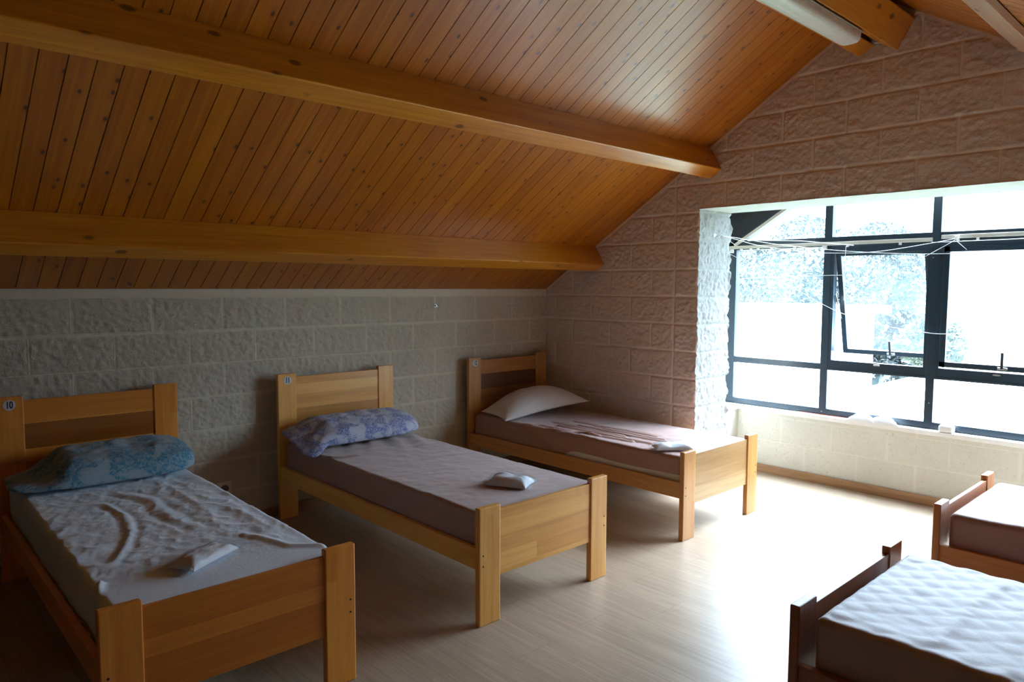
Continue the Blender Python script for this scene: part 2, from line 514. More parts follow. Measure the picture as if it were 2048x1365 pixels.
def fabric(name, col, var=0.08, sheen=0.25, rough=0.85, spec=0.25, weave=900.0, blotch=2.5, bump_d=0.0003, crinkle=0.0):
    m, t, b, o = newmat(name)
    v, s = coords(t)
    f = noise(t, v, blotch, 3)
    c = ramp(t, f, [(0.3, tuple(x*(1-var) for x in col)), (0.7, tuple(min(1, x*(1+var)) for x in col))])
    t.links.new(c, b.inputs['Base Color'])
    b.inputs['Roughness'].default_value = rough
    b.inputs['Sheen Weight'].default_value = sheen
    b.inputs['Sheen Roughness'].default_value = 0.4
    b.inputs['Specular IOR Level'].default_value = spec
    h = noise(t, v, 240.0, 3, 0.7)
    if crinkle > 0:
        h = math_(t, 'ADD', math_(t, 'MULTIPLY', h, 0.1), math_(t, 'MULTIPLY', noise(t, v, 26.0, 5, 0.6, 1.5), crinkle))
        bump(t, h, 0.8, 0.006, b)
    else:
        bump(t, h, 0.6, bump_d*2, b)
    return m

def printed(name, ground, ink, scale, thr=0.52, lace=55.0, sheen=0.2):
    """cotton with a printed leafy pattern"""
    m, t, b, o = newmat(name)
    v, s = coords(t)
    f = noise(t, v, scale, 3, 0.55, 0.6)
    vo = N(t, 'ShaderNodeTexVoronoi'); vo.inputs['Scale'].default_value = lace; t.links.new(v, vo.inputs['Vector'])
    g = noise(t, v, lace*1.3, 3, 0.6, 1.0)
    k = N(t, 'ShaderNodeMapRange'); k.inputs['From Min'].default_value = thr-0.03; k.inputs['From Max'].default_value = thr+0.06
    t.links.new(f, k.inputs['Value'])
    l = N(t, 'ShaderNodeMapRange'); l.inputs['From Min'].default_value = 0.40; l.inputs['From Max'].default_value = 0.58; l.inputs['To Min'].default_value = 0.25
    t.links.new(g, l.inputs['Value'])
    l2 = N(t, 'ShaderNodeMapRange'); l2.inputs['From Min'].default_value = 0.15; l2.inputs['From Max'].default_value = 0.45; l2.inputs['To Max'].default_value = 0.18
    t.links.new(vo.outputs['Distance'], l2.inputs['Value'])
    fac = math_(t, 'MAXIMUM', math_(t, 'MULTIPLY', k.outputs[0], l.outputs[0]), l2.outputs[0])
    c = mix(t, fac, ground, ink)
    t.links.new(c, b.inputs['Base Color'])
    b.inputs['Roughness'].default_value = 0.8
    b.inputs['Sheen Weight'].default_value = sheen
    bump(t, noise(t, v, 45.0, 4, 0.6, 1.0), 0.5, 0.003, b)
    return m

def glass_mat(name, veil=0.06, gloss=0.06, tint=(0.95, 0.99, 1.0)):
    """window glass with a translucent share added as haze over the view"""
    m, t, b, o = newmat(name)
    t.nodes.remove(b)
    tr = N(t, 'ShaderNodeBsdfTransparent'); tr.inputs[0].default_value = (*tint, 1)
    gl = N(t, 'ShaderNodeBsdfGlossy'); gl.inputs['Roughness'].default_value = 0.02
    df = N(t, 'ShaderNodeBsdfTranslucent'); df.inputs[0].default_value = (0.75, 0.95, 1.0, 1)
    v, s = coords(t)
    ge = N(t, 'ShaderNodeNewGeometry')
    dp = N(t, 'ShaderNodeVectorMath'); dp.operation = 'DOT_PRODUCT'
    t.links.new(ge.outputs['Normal'], dp.inputs[0]); t.links.new(ge.outputs['Incoming'], dp.inputs[1])
    ab = math_(t, 'ABSOLUTE', dp.outputs['Value'])
    fr_ = math_(t, 'ADD', 0.04, math_(t, 'MULTIPLY', 0.9, math_(t, 'POWER', math_(t, 'SUBTRACT', 1.0, ab), 5.0)))
    m1 = N(t, 'ShaderNodeMixShader'); t.links.new(fr_, m1.inputs[0]); t.links.new(tr.outputs[0], m1.inputs[1]); t.links.new(gl.outputs[0], m1.inputs[2])
    f = noise(t, v, 4.0, 4)
    fm = math_(t, 'MULTIPLY', f, veil*2)
    m2 = N(t, 'ShaderNodeMixShader'); t.links.new(fm, m2.inputs[0]); t.links.new(m1.outputs[0], m2.inputs[1]); t.links.new(df.outputs[0], m2.inputs[2])
    t.links.new(m2.outputs[0], o.inputs['Surface'])
    return m

def film_mat(name):
    m, t, b, o = newmat(name)
    t.nodes.remove(b)
    tr = N(t, 'ShaderNodeBsdfTransparent'); tr.inputs[0].default_value = (0.96, 0.97, 0.98, 1)
    gl = N(t, 'ShaderNodeBsdfGlossy'); gl.inputs['Roughness'].default_value = 0.12
    v, s = coords(t)
    bp_ = N(t, 'ShaderNodeBump'); bp_.inputs['Strength'].default_value = 1.0; bp_.inputs['Distance'].default_value = 0.004
    t.links.new(noise(t, v, 60.0, 4, 0.6, 2.0), bp_.inputs['Height']); t.links.new(bp_.outputs[0], gl.inputs['Normal'])
    lw = N(t, 'ShaderNodeLayerWeight'); lw.inputs[0].default_value = 0.35; t.links.new(bp_.outputs[0], lw.inputs['Normal'])
    fac = math_(t, 'ADD', math_(t, 'MULTIPLY', lw.outputs['Fresnel'], 0.16), 0.03)
    m1 = N(t, 'ShaderNodeMixShader'); t.links.new(fac, m1.inputs[0]); t.links.new(tr.outputs[0], m1.inputs[1]); t.links.new(gl.outputs[0], m1.inputs[2])
    t.links.new(m1.outputs[0], o.inputs['Surface'])
    return m

M = {}
M['ceiling'] = ceiling_mat()
M['beam'] = wood('varnished_pine_beam', (0.46, 0.145, 0.006), (0.68, 0.27, 0.015), 'x', 0.36, seed=2.0, knots=1.0, coat=0.3)
M['beam_hi'] = wood('varnished_pine_beam_lighter', (0.46, 0.15, 0.008), (0.66, 0.27, 0.02), 'x', 0.36, seed=4.0, knots=1.0, coat=0.3)
M['batten'] = wood('glare_washed_pine_board', (0.50, 0.32, 0.22), (0.66, 0.48, 0.36), 'x', 0.35, seed=6.0, knots=0.8)  # window glare on the varnish is put into this pale colour
M['wall'] = stone_mat('painted_split_face_block', (0.60, 0.53, 0.42), (0.38, 0.32, 0.24), 0.005, mort=1.12)  # same paint as the gable wall, shade put into a darker tone
M['rear'] = wood('darkened_rear_wall', (0.10, 0.05, 0.025), (0.20, 0.10, 0.05), 'z', 0.5, seed=8.0)  # invented dark finish on the unseen rear wall, cuts bounced light
M['wall_end'] = stone_mat('painted_split_face_block_lit', (0.84, 0.76, 0.68), (0.66, 0.53, 0.45), 0.005)  # same paint as the headboard wall; brighter tone stands in for bounced light
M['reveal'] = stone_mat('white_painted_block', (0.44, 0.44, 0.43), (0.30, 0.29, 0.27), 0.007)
M['parapet'] = stone_mat('painted_smooth_block', (0.66, 0.64, 0.57), (0.46, 0.43, 0.37), 0.003, speck=0.7)
M['plaster'] = plain('white_plaster', (0.50, 0.50, 0.48), 0.8, noise_amt=0.05, nscale=6, bump_d=0.001)
M['sill'] = plain('white_sill_stone', (0.80, 0.80, 0.79), 0.45, noise_amt=0.03)
M['floor'] = floor_mat()
M['skirting'] = wood('oak_skirting', (0.26, 0.13, 0.055), (0.42, 0.24, 0.11), 'y', 0.4, seed=1.0)
M['skirting_x'] = wood('oak_skirting_long', (0.26, 0.13, 0.055), (0.42, 0.24, 0.11), 'x', 0.4, seed=3.0)
M['alu'] = plain('dark_blue_aluminium', (0.014, 0.028, 0.042), 0.33, 0.0, 0.5, noise_amt=0.1)
M['panel'] = plain('black_filler_panel', (0.010, 0.012, 0.016), 0.4, noise_amt=0.3, nscale=5)
M['rail'] = plain('ivory_plastic_rail', (0.60, 0.56, 0.50), 0.45)
M['white_plastic'] = plain('white_plastic', (0.75, 0.75, 0.75), 0.4)
M['cord'] = plain('white_nylon_cord', (0.78, 0.80, 0.82), 0.6)
M['steel'] = plain('bright_steel', (0.45, 0.45, 0.45), 0.42, 1.0)
M['handle'] = plain('dark_handle', (0.03, 0.03, 0.035), 0.35)
M['glass'] = glass_mat('hazed_window_glass', 0.011)  # translucent share lays a pale haze over everything outside
M['film'] = film_mat('clear_polythene')
M['linen'] = fabric('white_folded_linen', (0.88, 0.90, 0.93), 0.03, 0.1, crinkle=0.25)
M['sticker'] = plain('white_sticker', (0.70, 0.68, 0.72), 0.5)
M['ink'] = plain('dark_navy_ink', (0.015, 0.016, 0.03), 0.5)
M['hole'] = plain('black_screw_hole', (0.01, 0.007, 0.004), 0.6)
M['core'] = fabric('white_mattress_ticking', (0.72, 0.71, 0.70), 0.03, 0.15)
M['sheet10'] = fabric('white_cotton_sheet', (0.76, 0.86, 0.99), 0.04, 0.25, rough=0.6, spec=0.5, crinkle=0.35, blotch=1.5)
M['cover_mauve'] = fabric('mauve_brown_protector', (0.37, 0.225, 0.185), 0.05, 0.45, rough=0.5, spec=0.6, crinkle=0.12)
M['cover_mauve_dark'] = fabric('dusky_mauve_protector', (0.36, 0.19, 0.15), 0.05, 0.45, rough=0.48, spec=0.6, crinkle=0.08)
M['pillow_teal'] = printed('teal_printed_pillowcase', (0.36, 0.43, 0.46), (0.03, 0.20, 0.32), 9.0, 0.46, 60.0)
M['pillow_blue'] = printed('periwinkle_printed_pillowcase', (0.50, 0.50, 0.56), (0.09, 0.12, 0.32), 11.0, 0.46, 80.0)
M['pillow_white'] = fabric('off_white_pillow', (0.66, 0.62, 0.60), 0.04, 0.2, crinkle=0.15)
M['tube_cover'] = plain('prismatic_diffuser', (0.68, 0.68, 0.64), 0.35, noise_amt=0.05, nscale=30)
M['lamp_body'] = plain('grey_lamp_body', (0.30, 0.27, 0.23), 0.5)
M['socket'] = plain('cream_socket', (0.66, 0.59, 0.52), 0.4)
M['socket_dark'] = plain('socket_well', (0.10, 0.08, 0.07), 0.5)
M['red'] = plain('red_cord', (0.75, 0.12, 0.07), 0.6)

# ------------------------------------------------------------------ room dimensions
ZT = 1.470            # top of the low walls
SL = 0.6235           # roof slope
RY = -2.70            # ridge
YR = -5.44            # right-hand low wall
XR = -7.6             # rear wall
def roof_z(y):
    y = np.asarray(y, float)
    return np.where(y > RY, ZT - SL*y, ZT - SL*RY - 0.6035*(RY-y))
Z0 = 1.42             # top mortar course
OPY0, OPY1, OPZ = -1.52, -3.92, 2.045    # opening in the gable wall
PD = 0.43             # pier depth
WX = 0.98             # inner plane of the window frame
PX = 0.914            # face of the wall under the window

def snap(a, vals):
    for v in vals:
        a[np.argmin(np.abs(a-v))] = v
    return a

def stone_disp(h, z, joints_v, courses, seed, amp=1.0, jw=0.008, smooth_above=None):
    """h: coordinate along wall, z: height. joints_v(course index)->(offset, pitch, extra list)"""
    k = np.floor((courses - z)/0.2).astype(int)
    zz = (courses - z) - k*0.2
    dz = np.minimum(zz, 0.2-zz)
    dh = np.full(h.shape, 9.0)
    for par in (0, 1):
        off, pitch, extra = joints_v(par)
        t = (h-off)/pitch
        d = np.abs(t-np.round(t))*pitch
        for e in extra: d = np.minimum(d, np.abs(h-e))
        dh = np.where((k % 2) == par, d, dh)
    wob = 0.0035*fbm(h*9, z*9, seed+3.0, 2)
    d = np.minimum(dz, dh)+wob
    m = sstep(jw*0.50, jw*0.50+0.006, d)
    n1 = fbm(h*7, z*9, seed, 3); n2 = fbm(h*24, z*26, seed+9, 3); n3 = vnoise(h*75, z*75, seed+4)
    n4 = fbm(h*45, z*50, seed+14, 2)
    body = 0.0030+0.0025*n1+0.0034*n2+0.0046*n4+0.0030*n3
    rise = sstep(0, 0.03, d)
    disp = -0.0034+m*(body*amp*(0.8+0.2*rise)+0.0022)
    mort = 1-m
    if smooth_above is not None:
        q = sstep(-0.004, 0.004, z-smooth_above)
        disp = disp*(1-q)+q*(0.001+0.0012*n2)
        mort = np.maximum(mort, q)
    stone_disp.mortar = mort
    return disp

# ---- wall behind the headboards
xs = np.concatenate([np.arange(XR, -5.6, 0.04), np.arange(-5.6, 0.03, 0.0085)])
zs = np.arange(0, ZT+0.035, 0.0085)
H, Z = np.meshgrid(xs, zs, indexing='ij')
D = stone_disp(H, Z, lambda p: (0.0, 0.4, []) if p == 0 else (0.2, 0.4, []), Z0, 1.0, amp=0.95, smooth_above=Z0)
P = np.stack([H, -D, Z], -1)
wl = grid_mesh('wall_left', P, M['wall'], flip=True, attr=stone_disp.mortar)
tag(wl, kind='structure')
# ---- gable wall with the opening, its rough reveals and the lintel soffit
ys = -np.arange(-0.0255, -YR+0.0085, 0.0085)
ys = snap(ys, [OPY0, OPY1])
zs = snap(np.arange(0, 3.24, 0.0085), [OPZ])
H, Z = np.meshgrid(ys, zs, indexing='ij')
def gj(p):
    return (-0.122, 0.4, [-1.32, -4.12]) if p == 0 else (-0.321, 0.4, [-1.32, -4.12])
D = stone_disp(H, Z, gj, Z0, 5.0, amp=0.95)
edge = roof_z(H)-0.028-Z
q = sstep(0.006, -0.006, edge)
D = D*(1-q)+q*(0.002+0.001*fbm(H*20, Z*20, 2.0, 2))
gm = np.maximum(stone_disp.mortar, q)
zq = zs
def rev_disp(depth, z, seed):
    a = stone_disp(depth, z, lambda p: (7.0, 50.0, []) , Z0, seed, amp=1.3)
    return a
e0 = rev_disp(np.zeros_like(zq)+0.02, zq, 21.0); e1 = rev_disp(np.zeros_like(zq)+0.02, zq, 31.0)
X = -D.copy(); Y = H.copy()
inz = (Z <= OPZ+1e-6)
w0 = np.clip(1-(H-OPY0)/0.05, 0, 1)*(H >= OPY0-1e-6)*inz
w1 = np.clip(1-(OPY1-H)/0.05, 0, 1)*(H <= OPY1+1e-6)*inz
Y = Y - w0*e0[None, :] + w1*e1[None, :]
P = np.stack([X, Y, Z], -1)
yc = (ys[:-1]+ys[1:])/2; zc = (zs[:-1]+zs[1:])/2
YC, ZC = np.meshgrid(yc, zc, indexing='ij')
keep = ~((YC < OPY0) & (YC > OPY1) & (ZC < OPZ)) & (ZC < roof_z(YC)+0.05)
front = grid_mesh('g', P, M['wall_end'], keep=keep, attr=gm)
parts = [front]
i0 = int(np.argmin(np.abs(ys-OPY0))); i1 = int(np.argmin(np.abs(ys-OPY1)))
kz = int(np.argmin(np.abs(zs-OPZ)))+1
for side, (i, yy, sgn, e, seed) in enumerate(((i0, OPY0, -1, e0, 21.0), (i1, OPY1, 1, e1, 31.0))):
    xx = np.concatenate([np.arange(0, PD, 0.0085), [PD]])
    Hx, Zx = np.meshgrid(xx, zs[:kz], indexing='ij')
    Dr = rev_disp(Hx+0.02, Zx, seed)
    Xr = Hx.copy(); wf = np.clip(1-Hx/0.05, 0, 1)
    Xr = Xr - wf*D[i, :kz][None, :]
    # ragged far edge
    far = sstep(PD-0.03, PD, Hx)
    Xr = Xr + far*0.012*fbm(Zx*22, Zx*0+seed, 0.0, 3)
    Yr = yy + sgn*(Dr + 0.014*far*np.clip(fbm(Zx*14, Zx*0+seed*2, 1.0, 4)*2, -1, 1)*1.0)
    Pr = np.stack([Xr, Yr, Zx], -1)
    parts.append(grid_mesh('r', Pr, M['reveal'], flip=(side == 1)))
    # far end of the pier
    y2 = yy-sgn*0.55
    Pe = np.stack([np.stack([Xr[-1], Yr[-1], Zx[-1]], -1), np.stack([Xr[-1]*0+PD, Yr[-1]*0+y2, Zx[-1]], -1)], 0)
    parts.append(grid_mesh('e', Pe, M['wall_end']))
we = join('wall_end', parts)
tag(we, kind='structure')
# lintel: smooth rendered soffit with a slightly wavy front edge
yl = np.concatenate([np.arange(OPY1-0.02, OPY0+0.02, 0.02), [OPY0+0.02]]); xl = np.array([0.0, 0.004, 0.012, 0.05, 0.2, PD])
H, Z = np.meshgrid(xl, yl, indexing='ij')
zl = OPZ + 0.0025*fbm(Z*6, H*8, 4.0, 3)*2
xo = H - (H < 0.02)*(0.002+0.008*(fbm(Z*14, Z*0, 3.0, 3)+0.3)*(H < 0.001))
P = np.stack([xo, Z, zl], -1)
so = grid_mesh('s', P, M['plaster'], flip=False)
lb = boxes('b', [((PD-0.002, OPY1-0.4, OPZ), (PD+0.0, OPY0+0.4, 3.3)), ((0.02, OPY1-0.02, OPZ+0.012), (PD, OPY0+0.02, OPZ+0.05))], M['plaster'])
lint = join('trim_1', [so, lb])
tag(lint, kind='structure')

# ---- other walls
wr = box('wall_right', (XR, YR-0.12, 0), (0.05, YR, 1.50), M['wall']); tag(wr, kind='structure')
rear = prism('wall_rear', [(XR, 0.05, -0.02), (XR, 0.05, 1.46), (XR, RY, 3.16), (XR, YR-0.05, 1.46), (XR, YR-0.05, -0.02)], (-0.15, 0, 0), M['rear'])
tag(rear, kind='structure')
# wall below the window
ya = np.arange(-4.4, -1.345+0.006, 0.010); za = np.arange(0, 0.492, 0.010)
H, Z = np.meshgrid(ya, za, indexing='ij')
D = stone_disp(H, Z, lambda p: (-1.725, 0.395, []) if p == 0 else (-1.915, 0.395, []), 0.46, 8.0, amp=0.28, jw=0.007)
a1 = grid_mesh('w', np.stack([PX-D, H, Z], -1), M['parapet'], attr=stone_disp.mortar)
xa = np.arange(PD-0.02, PX+0.01, 0.010)
H, Z = np.meshgrid(xa, za, indexing='ij')
D = stone_disp(H, Z, lambda p: (0.72, 9, []) if p == 0 else (0.60, 9, []), 0.46, 9.0, amp=0.4, jw=0.007)
a2 = grid_mesh('w2', np.stack([H, -1.348-D, Z], -1), M['parapet'], flip=True)
a3 = boxes('w3', [((PX+0.012, -4.4, 0), (1.04, -1.12, 0.488)), ((PD, -1.335, 0), (1.04, -1.05, 0.488)),
                  ((PD, -4.40, 0), (1.04, -4.30, 0.488))], M['parapet'])
aw = join('wall_window', [a1, a2, a3]); tag(aw, kind='structure')
# walls closing the bay at its ends, above the ledge
bw_ = boxes('wall_bay', [((PD, -1.10, 0.488), (1.06, -1.03, 2.3)), ((PD, -4.42, 0.488), (1.06, -4.36, 2.3))], M['plaster'])
tag(bw_, kind='structure')
# sill ledge
sl_ = boxes('trim_2', [((PX-0.012, -4.36, 0.4885), (0.992, -1.36, 0.5195)), ((PD+0.015, -1.360, 0.4885), (0.992, -1.10, 0.5195))], M['sill'], bevel=0.003)
tag(sl_, kind='structure')

# ---- floor
fl = box('floor', (XR, YR, -0.06), (PX+0.1, 0.0, 0.0), M['floor']); tag(fl, kind='structure')

# ---- ceiling boards, both slopes, real grooves
BW = 0.0909; X0B = -3.929
xsb = []
k0 = int(math.floor((XR-X0B)/BW)); k1 = int(math.ceil((1.06-X0B)/BW))
for k in range(k0, k1+1):
    x = X0B+k*BW
    xsb += [(x-0.0021, 0.0), (x-0.0012, 0.007), (x+0.0012, 0.007), (x+0.0021, 0.0)]
xsb = np.array(xsb)
def slope_sheet(y_a, y_b):
    n = 2
    yy = np.linspace(y_a, y_b, n)
    nrm = Vector((0, SL, 1)).normalized() if y_a > RY-0.001 and y_b > RY-1e-6 else Vector((0, -0.6035, 1)).normalized()
    Px = np.repeat(xsb[:, 0][:, None], n, 1)
    lift = np.repeat(xsb[:, 1][:, None], n, 1)
    Yy = np.repeat(yy[None, :], len(xsb), 0)
    return np.stack([Px, Yy+lift*nrm.y, roof_z(Yy)+lift*nrm.z], -1)
c1 = grid_mesh('c1', slope_sheet(0.06, RY), M['ceiling'], smooth=False)
c2 = grid_mesh('c2', slope_sheet(RY-1e-6, YR-0.06), M['ceiling'], smooth=False)
zr = float(roof_z(RY))
outer = prism('c3', [(XR-0.1, 0.25, 1.47-0.156+0.04), (XR-0.1, RY, zr+0.02), (XR-0.1, YR-0.25, 1.47-0.15+0.03), (XR-0.1, YR-0.25, 1.47), (XR-0.1, RY, zr+0.2), (XR-0.1, 0.25, 1.47)], (-XR+0.1+1.10, 0, 0), M['beam'])
ceil = join('ceiling', [c1, c2, outer]); tag(ceil, kind='structure')

# ---- skirting boards
def skirt(name, lo, hi, mat): 
    o = box(name, lo, hi, mat, bevel=0.003); tag(o, kind='structure'); return o
skirt('baseboard_left', (XR, -0.024, 0), (-0.02, -0.010, 0.067), M['skirting_x'])
skirt('baseboard_end', (-0.022, OPY0+0.02, 0), (-0.010, -0.02, 0.067), M['skirting'])
skirt('baseboard_window', (PX-0.020, -4.28, 0), (PX-0.006, -1.37, 0.067), M['skirting'])
skirt('baseboard_right', (XR, YR, 0), (-0.02, YR+0.014, 0.067), M['skirting_x'])

# ------------------------------------------------------------------ roof beams
def beam(name, corner, s_vec, b_vec, x0, x1, mat, label, cat='beam', group=None, bev=0.006):
    """corner = lower edge nearest the camera (y,z); s_vec runs up to the boards, b_vec across the underside"""
    c = Vector((0, *corner)); s = Vector((0, *s_vec)); b = Vector((0, *b_vec))
    pts = [c, c+b, c+b+s, c+s]
    o = prism(name, [Vector((x0, p.y, p.z)) for p in pts], (x1-x0, 0, 0), mat, bevel=bev)
    return tag(o, label, cat, group)
nl = Vector((0, SL, 1)).normalized(); tl = Vector((0, 1, -SL)).normalized()
nr = Vector((0, -0.6035, 1)).normalized(); tr_ = Vector((0, 1, 0.6035)).normalized()
def on_left(y, depth, drop=0.003):
    """point below the left slope, depth measured square to it"""
    p = Vector((0, y, float(roof_z(y))))-nl*(depth-drop)
    return (p.y, p.z)
G = 'roof beams running the length of the room'
c = on_left(-0.560, 0.178)
beam('roof_beam', c, (nl*0.178).yz, (tl*0.098).yz, XR+0.01, 0.015, M['beam_hi'], 'lowest varnished pine roof beam, just above the wall behind the headboards', group=G)
c = on_left(-1.592, 0.190)
beam('roof_beam', c, (nl*0.190).yz, (tl*0.105).yz, XR+0.01, 0.015, M['beam'], 'long dark-sided pine roof beam crossing the middle of the board ceiling', group=G)
c = (-2.664, 2.905)
beam('roof_beam', c, (nl*0.19).yz, (tl*0.095).yz, XR+0.01, 0.015, M['beam'], 'pine beam at the ridge half hidden behind the end of the strip lamp', group=G)
c = (-2.790, 2.848)
beam('roof_beam', c, (nr*0.178).yz, (tr_*0.098).yz, XR+0.01, 0.015, M['beam_hi'], 'wide orange pine beam at the ridge, beside the strip lamp', group=G)
# flat pale board on the other slope
p = Vector((0, -3.52, float(roof_z(-3.52))))
c = p-nr*0.033
beam('roof_batten', (c.y, c.z), (nr*0.030).yz, (tr_*0.145).yz, XR+0.01, -0.02, M['batten'], 'pale flat board across the right-hand roof slope, in the top right corner', 'board', bev=0.003)
# filler blocks of mortar between the ridge beams
fil = prism('mortar_fillet', [(-0.03, -2.700, 2.905), (-0.03, -2.672, 2.912), (-0.03, -2.62, 3.06), (-0.03, -2.78, 3.06)], (0.05, 0, 0), M['wall_end'])
tag(fil, kind='structure')

# ------------------------------------------------------------------ strip lamp
lamp = empty('strip_lamp', (-1.2, -2.722, 2.848), 0, 'long twin fluorescent strip lamp with ribbed grey diffuser under the ridge beams', 'lamp')
lx0, lx1 = -1.05, 0.74
def lathe_strip(name, prof, x0, x1, mat, parent, endscale=0.86, n=3):
    """profile (y,z) swept along x with rounded ends"""
    xs_ = [x0, x0+0.012, x0+0.03] + [x1-0.03, x1-0.012, x1]
    sc_ = [endscale, 0.96, 1.0, 1.0, 0.96, endscale]
    bm = bmesh.new(); rings = []
    cy_ = sum(p[0] for p in prof)/len(prof); cz_ = max(p[1] for p in prof)
    for x, sc in zip(xs_, sc_):
        rings.append([bm.verts.new((x, cy_+(y-cy_)*sc, cz_+(z-cz_)*sc)) for y, z in prof])
    for a, b in zip(rings[:-1], rings[1:]):
        for k in range(len(prof)):
            bm.faces.new((a[k], a[(k+1) % len(prof)], b[(k+1) % len(prof)], b[k]))
    bm.faces.new(rings[0][::-1]); bm.faces.new(rings[-1])
    return from_bm(name, bm, mat, parent)
prof = []
for k in range(41):
    a = -PI*k/40
    rr = 1.0+0.012*(k % 2)
    y_ = 0.058*math.copysign(abs(math.cos(a))**0.5, math.cos(a))*rr; z_ = -0.056*abs(math.sin(a))**0.6*rr
    prof.append((y_, z_-0.006))
lathe_strip('diffuser', prof, lx0, lx1, M['tube_cover'], lamp)
lathe_strip('lamp_tray', [(0.058, -0.006), (0.056, 0.002), (0.034, 0.016), (-0.034, 0.016), (-0.060, 0.002), (-0.068, -0.010)], lx0, lx1, M['lamp_body'], lamp, 0.95)
for k in range(5):
    x = lx0+0.12+k*(lx1-lx0-0.24)/4
    for sg in (-1, 1):
        bm = bmesh.new()
        add_box(bm, (x-0.012, sg*0.050-0.004, -0.022), (x+0.012, sg*0.050+0.006, 0.006), 0.002)
        add_tube(bm, [(x-0.010, sg*0.056, -0.020), (x+0.010, sg*0.056, -0.020)], 0.004, 6)
        from_bm('clip', bm, M['steel'], lamp)

# ------------------------------------------------------------------ window
win = empty('window_1', (WX, -2.75, 0.52), kind='structure')
def W(lo, hi): return ((lo[0]-WX, lo[1]+2.75, lo[2]-0.52), (hi[0]-WX, hi[1]+2.75, hi[2]-0.52))
FX0, FX1 = WX, WX+0.055
JL, JR = -1.15, -4.32
DZ0 = 1.832; DY0 = -1.256
def diag_z(y): return DZ0+0.62*(DY0-y) if y > -2.735 else DZ0+0.62*(DY0+2*2.735+y)
boxes('window_frame', [W((FX0, -1.256, 0.515), (FX1, JL, 1.90)), W((FX0, JR, 0.515), (FX1, -4.215, 1.90)), W((FX0, -4.22, 0.515), (FX1, -1.25, 0.567))], M['alu'], win, 0.002)
boxes('transom', [W((FX0, -4.22, 1.800), (FX1+0.001, -1.25, 1.872))], M['alu'], win, 0.002)
for (a, b) in ((-2.045, -1.988), (-2.776, -2.722), (-3.53, -3.475)):
    y = (a+b)/2
    box('mullion', *W((FX0-0.004, a, 0.566), (FX1+0.002, b, diag_z(y)+0.02)), M['alu'], win, 0.002)
boxes('glazing_bar', [W((FX0+0.002, -1.99, 0.865), (FX1, -1.255, 0.914)), W((FX0+0.002, -4.22, 0.865), (FX1, -3.529, 0.914))], M['alu'], win, 0.002)
# fixed frames of the two hopper lights
for (a, b) in ((-2.723, -2.044), (-3.476, -2.775)):
    boxes('hopper_frame', [W((FX0-0.002, a, 0.868), (FX1, b, 0.945)), W((FX0+0.002, a, 1.748), (FX1, b, 1.802)),
          W((FX0-0.002, a, 0.944), (FX1, a+0.022, 1.75)), W((FX0-0.002, b-0.024, 0.944), (FX1, b, 1.75)),
          W((FX0-0.006, a, 0.868), (FX0+0.004, b, 0.884))], M['alu'], win, 0.0015)
# closed sash in the right-hand hopper
def sash(parent, w, h, handle=True):
    """sash hanging from its top edge at the origin, width along -y, pane in the plane x=0..0.03"""
    fw = 0.036
    boxes('sash_frame', [((0, -w, -h), (0.03, 0, -h+fw)), ((0, -w, -fw), (0.03, 0, 0)), ((0, -w, -h), (0.03, -w+fw, 0)), ((0, -fw, -h), (0.03, 0, 0))], M['alu'], parent, 0.002)
    box('glass_pane', (0.013, -w+fw-0.003, -h+fw-0.003), (0.017, -fw+0.003, -fw+0.003), M['glass'], parent)
    hb = empty('handle', (0, -w*0.55, -h+fw*0.5)); hb.parent = parent
    bm = bmesh.new()
    add_box(bm, (-0.012, -0.028, -0.008), (0.0, 0.028, 0.008), 0.003)
    for s_ in (-1, 1): add_disc(bm, (-0.012, s_*0.020, 0), 0.006, (-1, 0, 0), 0.004, 10)
    from_bm('handle_plate', bm, M['steel'], hb)
    bm = bmesh.new()
    add_box(bm, (-0.030, -0.008, 0.0), (-0.018, 0.008, 0.105), 0.003)
    add_box(bm, (-0.030, -0.008, -0.004), (-0.008, 0.008, 0.010), 0.003)
    from_bm('handle_lever', bm, M['handle'], hb)
s2 = empty('closed_sash', (FX0-0.004-WX, -2.800+2.75, 1.772-0.52)); s2.parent = win
sash(s2, 0.672, 0.816)
s1 = empty('opening_sash', (FX0+0.004-WX, -2.072+2.75, 1.762-0.52)); s1.parent = win
s1.rotation_euler = (0, -math.radians(14.6), 0)
sash(s1, 0.640, 0.800)
# stay arm of the open sash
th = math.radians(14.6)
px_, pz_ = 0.50*math.sin(th), 1.762-0.50*math.cos(th)
tube('stay_arm', [(FX0+0.02-WX, -2.078+2.75, 1.44-0.52), (FX0+px_-WX, -2.082+2.75, pz_-0.52-0.02)], 0.006, M['steel'], win, 6)
for y in (-2.40, -3.14):
    bm = bmesh.new(); add_box(bm, *W((FX0-0.012, y-0.02, 0.925), (FX0-0.002, y+0.02, 0.937)), 0.002)
    for s_ in (-1, 1): add_disc(bm, (FX0-0.010-WX, y+s_*0.017+2.75, 0.931-0.52), 0.005, (-1, 0, 0), 0.004, 10)
    from_bm('strike_plate', bm, M['steel'], win)
gx = WX+0.026
def pane(lo, hi): return box('glass_pane', *W((gx, lo[0], lo[1]), (gx+0.004, hi[0], hi[1])), M['glass'], win)
pane((-1.989, 0.565), (-1.255, 0.866)); pane((-1.989, 0.913), (-1.255, 1.80))
pane((-2.723, 0.565), (-2.044, 0.869)); pane((-3.476, 0.565), (-2.775, 0.869))
pane((-4.22, 0.565), (-3.529, 0.866)); pane((-4.22, 0.913), (-3.529, 1.80))
